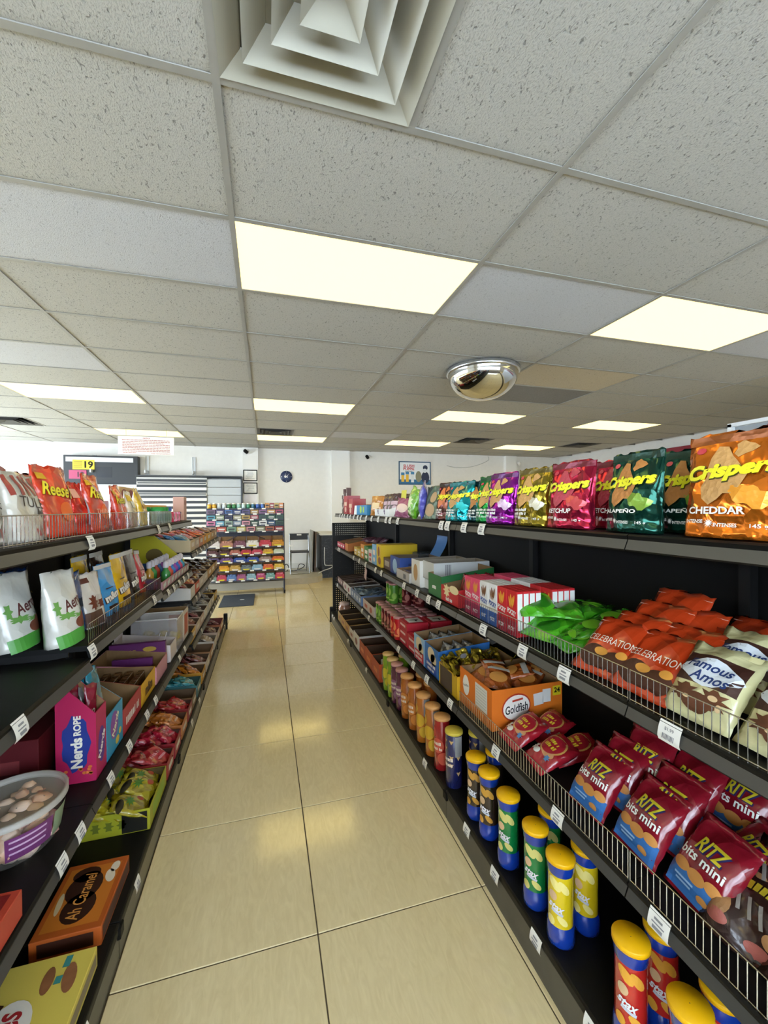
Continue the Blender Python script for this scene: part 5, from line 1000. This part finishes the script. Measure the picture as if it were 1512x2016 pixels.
my_.put('candy_bag', 'yellow candy bag in the back row behind the light blue one', 'candy bag', rp(-.70, 1.92, Z), (-.08, 0, LEFT), scale=1.02)
md_.put('candy_bag', 'dark brown candy bag in the back row behind the yellow bag', 'candy bag', rp(-.70, 2.09, Z), (-.08, 0, LEFT), scale=1.02)
wbg = Bag(.14, .19, .05, film('#d4cdc2', .4, 16), 'pouch', 111, .005).deco('brown_splash', join2(blob2(-.02, .085, .03, .035, 18, 3, star_rad), blob2(.03, .075, .03, .02, 14, 2, star_rad)), M('#6a2e1c', .5), .0016).deco('brown_base', rect2(-.02, .03, .09, .05, 6, 3), M('#5c4030', .5), .0016).deco('brown_top', rect2(-.03, .165, .05, .018, 4, 2), M('#5c2a20', .5), .0016); wbg.put('candy_bag', 'white bag with brown chocolate splash beside the blue bag', 'candy bag', rp(-.595, 1.70, Z), (-.1, 0, LEFT - .15))
dbl = Bag(.13, .205, .05, film('#173f74', .4, 16), 'pouch', 113).deco('print', rect2(0, .1, .08, .03, 5, 2), M('#0f2238', .5)); dbl.put('candy_bag', 'navy blue bag between the chocolate bag and white splash bag', 'candy bag', rp(-.62, 1.60, Z), (-.08, 0, LEFT - .2)); dbl.put('candy_bag', 'navy blue bag in the back row between the two white green bags', 'candy bag', rp(-.76, 1.58, Z), (-.05, 0, LEFT - .1), scale=1.1)
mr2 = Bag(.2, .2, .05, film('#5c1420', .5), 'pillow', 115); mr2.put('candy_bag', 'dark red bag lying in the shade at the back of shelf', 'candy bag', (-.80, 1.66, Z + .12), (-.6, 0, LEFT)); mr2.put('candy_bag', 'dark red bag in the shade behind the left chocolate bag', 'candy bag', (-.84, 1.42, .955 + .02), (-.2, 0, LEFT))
Z = .965
Box(.07, .2, .07, card('#4a3050')).put('snack_carton', 'dark purple carton beside the red bag end of fence', 'box', rp(-.64, 2.42, Z), (0, 0, LEFT))
b = Tray(.8, .3, .045, card('#b98a94'), fh=.045, bh=.05, inner=M('#6b4c34', .8)).front('print', join2(*[rect2(-.34 + .1 * i, .022, .06, .025, rot=.2) for i in range(8)]), M('#c8d4c8', .5)); b.put('display_box', 'long low pink tray along the left shelf edge', 'box', rp(-.685, 2.86, Z), (0, 0, LEFT))
cols = ['#3a8a44', '#c04a3a', '#2f6fb8', '#8a3aa0', '#2a5cc0', '#b83a6a', '#3a8fb0', '#d09a3a']
for k in range(14):
    y, x = 2.74 + .075 * (k % 7), -.575 - .09 * (k // 7)
    c = cols[k % 8]; Proto(MB().lathe([(.022, 0), (.026, .005), (.026, .055), (.012, .075), (.012, .09)], 14).mesh('spray_bottle'), M(c, .25, 0, .5)).part('cap', MB().lathe([(.016, .085), (.016, .115), (.006, .125), (.001, .126)], 12, cap=False).mesh('cap'), M('#d4ccd4', .4)).put('candy_bottle', '%s spray candy bottle in the low pink tray, %s row' % (hue(c), 'front' if k < 7 else 'back'), 'candy bottle', (x, y, Z + .005), group='spray candy bottles')
hd = [(-.17, 0), (.17, 0), (.17, .075), (-.02, .25), (-.17, .25)]
hm = MB().prism(hd, -.006, .006).mesh('header_card'); hp = Proto(hm, card('#c8bc1a')); FF = lambda n, sh, m, e=0: hp.part(n, wrap(n, sh, lambda x, z: (x, -.0068 - e, z)), m)
FF('blue_base', rect2(0, .03, .335, .055), M('#1f5aa0', .5)); FF('brown_mark', blob2(-.02, .11, .055, .05), M('#6f5a22', .5), .0004); FF('blue_mark', blob2(-.02, .065, .035, .02), M('#1f3f7a', .5), .0008)
hp.put('header_card', 'yellow and blue header card standing under the left top shelf', 'card', (-.735, 3.262, .966))
Box(.1, .1, .16, card('#2f7a9a')).front('print', rect2(0, .12, .07, .03), PRINTW).put('snack_carton', 'teal carton left of the yellow header card', 'box', rp(-.80, 2.46, Z), (0, 0, LEFT))

# ------------------------------------------------------------------ left run: lower middle shelf
Z = LC
b = Tray(.09, .115, .22, card('#b81a54'), fh=.225, bh=.345)
b.left('blue_cloud', blob2(0, .13, .04, .09, 24, 3, lambda t: 1 + .1 * math.cos(7 * t)), M('#24388c', .5)); b.part('name', wrap('name', join2(text2('Nerds', w=.10, h=.034, rot=PI / 2, cx=.002, cz=.10, bold=.04), text2('ROPE', w=.065, h=.022, rot=PI / 2, cx=.004, cz=.19, bold=.04)), lambda x, z: (-.0462, -x, z)), M('#efe9dc', .5))
b.front('front_cloud', blob2(0, .1, .03, .06, 20, 2), M('#5a2a8c', .5)); b.part('front_name', wrap('front_name', text2('Nerds', w=.09, h=.026, rot=PI / 3, cz=.1, bold=.04), lambda x, z: (x, -.0588, z)), PRINTW); b.left('candy_dots', join2(*[blob2(RND.uniform(-.045, .045), RND.uniform(.015, .05), .006, .005, 8, 1) for _ in range(12)]), M('#e0783a', .5))
b.put('display_box', 'hot pink rope candy carton with white and yellow name', 'box', rp(-.603, 1.62, Z), (0, 0, LEFT))
rope = Bag(.045, .27, .018, film('#8c1630', .4), 'pillow', 121, .002, 6, 14).deco('name', text2('NERDS', w=.1, h=.018, rot=PI / 2, cz=.14, bold=.02), M('#d8c8c4', .5)); rope2 = Bag(.045, .26, .018, M('#8a8684', .2, .3, 0, .4, 30), 'pillow', 122, .002, 6, 14)
for k, (x, y) in enumerate(((-.575, 1.61), (-.60, 1.63), (-.625, 1.61))): (rope if k != 1 else rope2).put('rope_candy', ['dark red rope candy pack in front of the pink carton', 'grey rope candy pack in the pink carton', 'dark red rope candy pack at the back of pink carton'][k], 'candy', (x, y, Z + .03), (-.12, .1, LEFT - .6))
b = Tray(.165, .115, .22, card('#2f94bc'), fh=.16, bh=.25); b.front('cloud', blob2(-.01, .1, .04, .05, 20, 2), M('#8a4a9c', .5)); b.part('name', wrap('name', text2('Nerds', w=.09, h=.03, rot=.9, cz=.1, bold=.04), lambda x, z: (x, -.0588, z)), M('#efe9c4', .5)); b.front('orange_dots', join2(blob2(.02, .03, .02, .015), blob2(.05, .05, .014, .012)), M('#d8b84a', .5)); b.put('display_box', 'sky blue rope candy carton beside the pink one', 'box', rp(-.603, 1.755, Z), (0, 0, LEFT))
tealp = Bag(.1, .27, .04, film('#1592ae', .7, 18), 'pillow', 123, .006, 8, 14).deco('silver_panel', rect2(0, .17, .05, .08, 4, 4), M('#9fb4b8', .2, .5)); tealp.put('rope_candy', 'teal wrapped candy pack sticking up from the blue carton, front', 'candy', (-.595, 1.735, Z + .05), (-.1, .05, LEFT)); tealp.put('rope_candy', 'teal wrapped candy pack sticking up from the blue carton, back', 'candy', (-.63, 1.76, Z + .06), (-.1, -.05, LEFT + .3))
b = Tray(.24, .26, .13, card('#b02a34'), fh=.105, bh=.17); b.front('name', scrib(.18, .036, 0, .05, 12), M('#e8e0dc', .5)); b.put('display_box', 'red open carton with white script next to blue carton', 'box', rp(-.675, 1.965, Z), (0, 0, LEFT))
b = Tray(.24, .26, .11, card('#d8a416'), fh=.10, bh=.12); b.front('name', join2(text2('m&m', w=.12, h=.05, cz=.05, bold=.05)), M('#4a2a14', .5)); b.put('display_box', 'yellow open carton with dark letters, left lower shelf', 'box', rp(-.675, 2.215, Z), (0, 0, LEFT))
br_ = Box(.2, .03, .09, film('#5a3a20'))
for k in range(4): br_.put('candy_bar', 'brown candy bar in the yellow open carton', 'candy', (-.60 - .05 * k, 2.215, Z + .005), (0, 0, LEFT), 'bars in the yellow carton')
Box(.2, .2, .17, card('#5c1018')).left('print', rect2(0, .09, .1, .04), M('#8a3a3c', .5)).put('snack_carton', 'dark red carton in the shade behind the pink carton', 'box', rp(-.80, 1.66, Z), (0, 0, LEFT)); Tray(.16, .14, .2, card('#8a6a4a'), fh=.24, bh=.26).put('display_box', 'plain brown carton behind the pink rope carton', 'box', rp(-.78, 1.50 + .0, Z), (0, 0, LEFT)) if False else None
b = Tray(.24, .3, .12, card('#c88a96'), fh=.09, bh=.13); b.put('display_box', 'pale pink edged long tray with brown inside, left lower shelf', 'box', rp(-.69, 2.46, Z), (0, 0, LEFT))
Box(.19, .02, .05, card('#5c1c5c')).put('divider_card', 'purple card standing in the pink edged tray', 'card', (-.68, 2.46, Z + .06), (0, 0, LEFT + 1.57))
b = Box(.03, .28, .15, card('#5f1f5a')).left('print', join2(blob2(.06, .115, .035, .014), scrib(.1, .012, -.05, .11, 9), rect2(-.04, .07, .16, .01)), M('#b8963a', .5)); b.put('snack_carton', 'thin purple carton with gold print, left lower shelf', 'box', rp(-.69, 2.60, Z), (0, 0, LEFT))
b = Tray(.17, .3, .13, card('#d8ccc8'), fh=.10, bh=.14, inner=M('#b9aca4', .7)); lo = b.put('display_box', 'white open box of lollipops on left lower shelf', 'box', rp(-.69, 2.75, Z), (0, 0, LEFT))
O('back_flap', bevel_box('back_flap', -.07, .07, .14, .143, .14, .24, .001, 1), M('#d0c6c4', .6), lo)
for k, (x, y) in enumerate(((-.60, 2.72), (-.64, 2.79), (-.72, 2.74))):
    Proto(MB().lathe([(.001, 0), (.014, .006), (.02, .02), (.014, .034), (.001, .04)], 14, cap=False).mesh('lollipop'), film('#c8506a', .3)).part('stick', MB().tube((0, 0, .03), (0, 0, .12), .002, 6).mesh('stick'), PAPER).put('lollipop', 'pink lollipop with white stick in the white open box', 'candy', (x, y, Z + .06), (.2 + .3 * k, .3, 0), 'lollipops in the white box')
CLEAR = M('#cfc8c4', .05, 0, .3, alpha=.28)
binp = MB().box(-.1, .1, -.13, -.128, 0, .2).box(-.1, .1, .128, .13, 0, .22).box(-.1, -.098, -.13, .13, 0, .21).box(.098, .1, -.13, .13, 0, .21).box(-.1, .1, -.13, .13, 0, .003).mesh('clear_bin')
Proto(binp, CLEAR).part('rim', MB().box(-.102, .102, -.132, -.127, .197, .203).box(-.102, -.097, -.13, .13, .205, .212).box(.097, .102, -.13, .13, .205, .212).mesh('rim'), M('#d8d2c8', .3)).put('clear_bin', 'clear plastic bin with yellow wrapped sweets', 'bin', rp(-.67, 2.96, Z), (0, 0, LEFT))
yw = Bag(.07, .08, .02, film('#c9ae1e', .7, 30), 'pillow', 125, .004, 6, 8)
for k in range(9): yw.put('wrapped_candy', 'yellow wrapped sweet in the clear plastic bin', 'candy', (-.6 - .055 * (k % 4), 2.9 + .05 * (k // 4), Z + .02 + .03 * (k % 2)), (-RND.uniform(.3, 1.1), RND.uniform(-.4, .4), RND.uniform(0, 6)), 'yellow sweets in the bin')
b = Tray(.18, .26, .2, card('#d8d0c8'), fh=.2, bh=.2); b.left('red_panel', rect2(.08, .1, .08, .17), M('#a03a24', .5)); b.front('red_panel', rect2(0, .1, .12, .14), M('#b8452c', .5)); b.put('display_box', 'white and red tall carton at end of left lower shelf', 'box', rp(-.67, 3.16, Z), (0, 0, LEFT))
# gummy tub
tb_ = empty('gummy_tub', 'round clear tub of pale gummy sweets with purple label', 'tub', (-.665, 1.335, Z + .001))
O('tub_body', MB().lathe([(.095, 0), (.1, .004), (.118, .112), (.122, .114)], 40, cap=False).lathe([(.001, 0), (.095, 0)], 40, cap=False).mesh('tub_body'), M('#d8d4cc', .08, 0, .3, alpha=.12), tb_)
O('tub_lid', MB().lathe([(.126, .108), (.126, .122), (.118, .124), (.112, .119), (.001, .119)], 40, cap=False).mesh('tub_lid'), M('#e2ded6', .1, 0, .3, alpha=.12), tb_)
O('lid_ring', MB().lathe([(.1265, .108), (.1265, .123), (.119, .1245), (.1185, .108)], 40).mesh('lid_ring'), M('#cfcbc2', .3, alpha=.5), tb_)
lw = lambda x, z: ((.105 + z * .16) * math.sin(x / .11), -(.105 + z * .16) * math.cos(x / .11), z)
O('purple_label', wrap('purple_label', rect2(0, .055, .10, .062, 14, 1), lw), M('#6f3468', .5), tb_, rot=(0, 0, LEFT - .75)); O('green_label', wrap('green_label', rect2(.085, .055, .06, .065, 10, 1), lw), M('#8a9c7c', .5), tb_, rot=(0, 0, LEFT - .75))
O('label_text', wrap('label_text', join2(*[rect2(-.005, .075 - .016 * i, .075, .005, 10, 1) for i in range(3)]), lambda x, z: tuple(a * 1.006 if i < 2 else a for i, a in enumerate(lw(x, z)))), M('#c9a8c4', .5), tb_, rot=(0, 0, LEFT - .75))
gm = MB().lathe([(.001, 0), (.012, .003), (.015, .012), (.011, .022), (.001, .025)], 8, cap=False).mesh('gummy')
for k in range(190):
    a, rr, lv = RND.uniform(0, 6.283), math.sqrt(RND.random()) * .078, RND.random()
    m_ = [M('#e2bc98', .4, 0, .4), M('#d8ac8c', .4, 0, .4), M('#e8ccb4', .4, 0, .4), M('#d09c90', .4, 0, .4)][k % 4]
    o = bpy.data.objects.new('gummy_sweet', gm.copy() if k < 4 else [x for x in bpy.data.meshes if x.name.startswith('gummy.')][k % 4]); COL.objects.link(o)
    if k < 4: o.data.materials.append(m_)
    o.location = (-.665 + rr * math.cos(a), 1.335 + rr * math.sin(a), Z + .006 + lv * .09); o.rotation_euler = (RND.uniform(0, 6), RND.uniform(0, 6), 0); o.scale = (2.0, 1.5, 1.4)
    reg(o, 'pale orange gummy sweet inside the round clear tub', 'candy', 'gummy sweets in the clear tub')
Box(.12, .12, .06, card('#b8402c')).left('print', rect2(0, .03, .08, .03), M('#7a1c1c', .5)).top('top_print', rect2(0, 0, .1, .09), M('#7a1618', .5)).put('snack_carton', 'red orange carton at the left edge below the gummy tub', 'box', rp(-.585, 1.035, Z), (0, 0, LEFT))

# ------------------------------------------------------------------ left run: base deck
Z = LB
b = Box(.262, .18, .057, card('#b4561c')); tp = lambda n, sh, m, e=0: b.part(n, wrap(n, sh, lambda x, z: (x, z, .0578 + e)), m)
tp('orange_panel', rect2(0, 0, .22, .15), M('#c87426', .5)); tp('dark_shape', join2(blob2(-.045, .0, .055, .045, 20, 2), blob2(.03, .01, .06, .05, 20, 2), blob2(.08, .02, .03, .04, 16, 2)), M('#33170e', .5), .0004); tp('name', text2('Ah Caramel', w=.17, h=.036, shear=.15, bold=.01, cz=.005, cx=-.005), M('#d8964a', .5), .0009)
tp('white_cake', join2(blob2(.055, -.055, .028, .014, rot=.3), blob2(.09, -.06, .022, .013)), M('#e4d8c4', .5), .0009); tp('swoosh', blob2(-.02, .06, .04, .008, rot=.1), M('#d8c49a', .5), .0009)
b.left('end_print', rect2(.0, .028, .14, .04), M('#3a1c10', .5)).front('side_print', rect2(0, .028, .24, .04), M('#5c3a30', .5))
b.put('cake_box', 'flat brown orange caramel cake box on the left base deck', 'box', rp(-.565, 1.52, Z), (0, 0, LEFT))
b = Box(.28, .22, .057, card('#d8c458')); tp('white_oval', blob2(-.03, .03, .075, .055, 24, 2), M('#e4e0d8', .5)); tp('name', text2('Wes', w=.10, h=.06, shear=.3, bold=.02, cx=-.03, cz=.03, rot=.1), M('#a8242c', .5), .0009); tp('brown_arc', rect2(-.0, .075, .09, .012, 6, 1, rot=-.3), M('#3a2014', .5), .0006)
tp('wafer_picture', join2(blob2(.075, -.02, .035, .014, rot=.1), blob2(.07, -.07, .04, .016, rot=.2)), M('#8a5a3a', .5, var=.3), .0006); tp('teal_bit', join2(rect2(.115, -.05, .03, .016), rect2(.07, -.045, .02, .016)), M('#3a8a8a', .5), .0009)
b.front('side_print', rect2(0, .028, .26, .03), M('#8a7a5c', .5)); b.put('cake_box', 'pale yellow cake box with white oval at bottom left corner', 'box', rp(-.575, 1.19, Z), (0, 0, LEFT)); 
# sour candy tray and packs
b = Tray(.285, .27, .09, card('#a8a824'), fh=.085, bh=.09, inner=M('#55441c', .8)); b.left('black_print', rect2(.08, .04, .09, .075), M('#14140e', .5)).left('candy_print', join2(*[blob2(-.1 + .045 * i, .04, .02, .025, 14, 2, star_rad) for i in range(4)]), M('#6a7420', .5)); b.front('green_print', rect2(0, .045, .2, .05), M('#8fae2c', .5)); b.put('display_box', 'black and lime open carton of sour candy packs on the base', 'box', rp(-.59, 1.985, Z), (0, 0, LEFT))
so = Bag(.11, .125, .028, film('#a89a1c', .6, 26), 'pillow', 131, .005).deco('green_patch', blob2(0, .07, .032, .02, 16, 2, star_rad), M('#3f7a24', .4)).deco('red_patch', blob2(.03, .035, .016, .012), M('#b04a2c', .4)).deco('black_patch', blob2(-.03, .1, .03, .012), M('#17170f', .4))
for k, (x, y, r) in enumerate(((-.475, 1.92, .2), (-.545, 1.915, -.3), (-.615, 1.92, .3), (-.475, 2.01, -.2), (-.545, 2.02, .4), (-.615, 2.01, 0), (-.48, 2.09, .1), (-.57, 2.09, -.2))): so.put('candy_bag', 'yellow green sour candy pack in the lime carton', 'candy bag', (x, y - .02, Z + .05 + .006 * (k % 3)), (-1.1, .0, LEFT + r), 'sour candy packs', 1.15)
def candy_tray(y, w, c, inner, packc, lab, plab, h=.09, n=5, d=.3, xx=-.605, zz=None, fh=None, seed=0, scale=1.0):
    z = LB if zz is None else zz
    b = Tray(w, d, h, card(c), fh=fh or h * .9, bh=h, inner=M(inner, .8)); b.front('print', join2(rect2(0, h * .45, w * .6, h * .3)), M('#d8d0c4', .5)); b.put('display_box', lab, 'box', (xx, y, z + .001), (0, 0, LEFT))
    if n:
        p = Bag(min(.12, w * .8), .12, .03, film(packc, .7, 26), 'pillow', 140 + seed, .006, 8, 10).deco('print', join2(scrib(.06, .016, 0, .07, seed + 3), blob2(.015, .04, .026, .012, 10, 2, star_rad)), M('#%02x%02x%02x' % tuple(int(int(packc[i:i + 2], 16) * .55 + 225 * .45) for i in (1, 3, 5)), .4))
        for k in range(n): p.put('candy_pack', plab, 'candy pack', (xx + d * .45 - d * .72 * (k + .1) / n, y + RND.uniform(-.02, .02), z + h * .55 + .006 * (k % 2)), (-1.05, RND.uniform(-.15, .15), LEFT + RND.uniform(-.5, .5)), plab, scale=scale)
candy_tray(2.22, .14, '#a02a30', '#3c2012', '#b02a34', 'red open carton just behind the lime carton', 'red candy pack in carton just behind the lime carton', seed=1)
candy_tray(2.40, .15, '#98222c', '#3c2012', '#b8203a', 'red open carton second behind the lime carton', 'crimson candy pack in the second red carton', seed=2)
candy_tray(2.59, .16, '#b8703a', '#4a2a14', '#c8722a', 'orange brown open carton of orange candy packs', 'orange candy pack in the orange brown carton', seed=3, n=6)
candy_tray(2.77, .13, '#8a2428', '#3c2012', '#b4202a', 'dark red open carton before the empty brown one', 'bright red candy pack in the dark red carton', seed=4, n=4)
candy_tray(2.93, .15, '#7a5c3c', '#5c4630', '#806040', 'empty brown open carton on the left base deck', '', n=0)
candy_tray(3.13, .17, '#3a6f74', '#2f4a44', '#2f8a94', 'teal open carton of upright teal packs', 'teal candy pack in the teal carton', seed=5, n=7)
candy_tray(3.36, .18, '#c8902c', '#4a3218', '#c8761c', 'orange yellow open carton past the teal packs', 'orange candy pack in the orange yellow carton', seed=6, n=4)
candy_tray(3.60, .2, '#c9b8a8', '#4f3c2c', '#7a3a34', 'cream open carton past the orange yellow one', 'dark red candy pack in the cream carton', seed=7)
candy_tray(3.85, .22, '#a87a54', '#6a5038', '#806040', 'tan empty open carton on the far left base', '', n=0)
candy_tray(4.12, .2, '#d0c8bc', '#6a5a4a', '#a8927c', 'off white open carton on the far left base', 'beige candy pack in the off white carton', seed=8, n=3)
candy_tray(4.40, .2, '#c0a898', '#4a3428', '#5a2c28', 'pinkish open carton of dark packs, far left base', 'dark brown candy pack in the pinkish carton', seed=9, n=4)
candy_tray(4.72, .3, '#b06a4a', '#7a3a3c', '#8a4a4c', 'rust coloured open carton at far end of left base', 'dusky red candy pack in the rust carton', seed=10, n=3)
# far sections of the left run: three tiers
far = {1.085: [(3.42, .2, '#c8b48c', '#2f7aa8'), (3.64, .2, '#b8a898', '#c0607a'), (3.86, .2, '#c07a54', '#d05a3a'), (4.1, .2, '#d08a34', '#d8552a'), (4.36, .22, '#d2a03a', '#c86a7a'), (4.64, .22, '#b9905c', '#a86a4a'), (4.92, .2, '#a88a70', '#8a5a44')],
       .735: [(3.40, .2, '#d6d0c6', '#7a2420'), (3.62, .2, '#c0482a', '#b03a24'), (3.86, .22, '#c9bcae', '#6a3a28'), (4.12, .22, '#cabcae', '#7a4a34'), (4.40, .24, '#b98a4a', '#4a2c1c'), (4.68, .24, '#c09a58', '#55371f'), (4.95, .2, '#8a6a44', '#4a3020')],
       .41: [(3.40, .2, '#d0a23a', '#a8702a'), (3.63, .2, '#c8b4a4', '#7a2c2c'), (3.86, .2, '#bfa090', '#8a3434'), (4.10, .2, '#d0c8bc', '#9a9488'), (4.36, .22, '#c9c4b8', '#8a8478'), (4.62, .22, '#b8b0a4', '#6a6058'), (4.90, .2, '#c8a040', '#4a3418')]}
tn = {1.085: 'upper', .735: 'middle', .41: 'lower'}
for z, row in far.items():
    for k, (y, w, c, pc_) in enumerate(row):
        nm = '%s shelf far left, %s from near end' % (tn[z], ['first', 'second', 'third', 'fourth', 'fifth', 'sixth', 'seventh'][k])
        candy_tray(y, w, c, '#4a3626', pc_, 'open %s carton, %s' % (hue(c), nm), '%s pack in carton, %s' % (hue(pc_), nm), h=.11 if z != .41 else .1, n=3, d=.34, xx=-.70, zz=z, fh=.085, seed=20 + k)
b = Box(.12, .2, .13, card('#d8d4cc')).left('chocolate_label', blob2(0, .06, .07, .045, 20, 2, lambda t: 1 + .1 * math.cos(4 * t)), M('#3a1c16', .5)); b.part('label_name', wrap('label_name', join2(rect2(.0, .06, .09, .02), rect2(0, .085, .06, .01)), lambda x, z: (-.0616, -x, z)), M('#b04a3c', .5)); b.put('snack_carton', 'white carton with dark label facing camera, far left section', 'box', (-.62, 3.355, .735 + .115), (0, 0, LEFT)) if False else None
# ------------------------------------------------------------------ things that share a label share a group
for lab, obs in LABELS.items():
    if len(obs) > 1:
        for o in obs:
            if 'group' not in o: o['group'] = lab
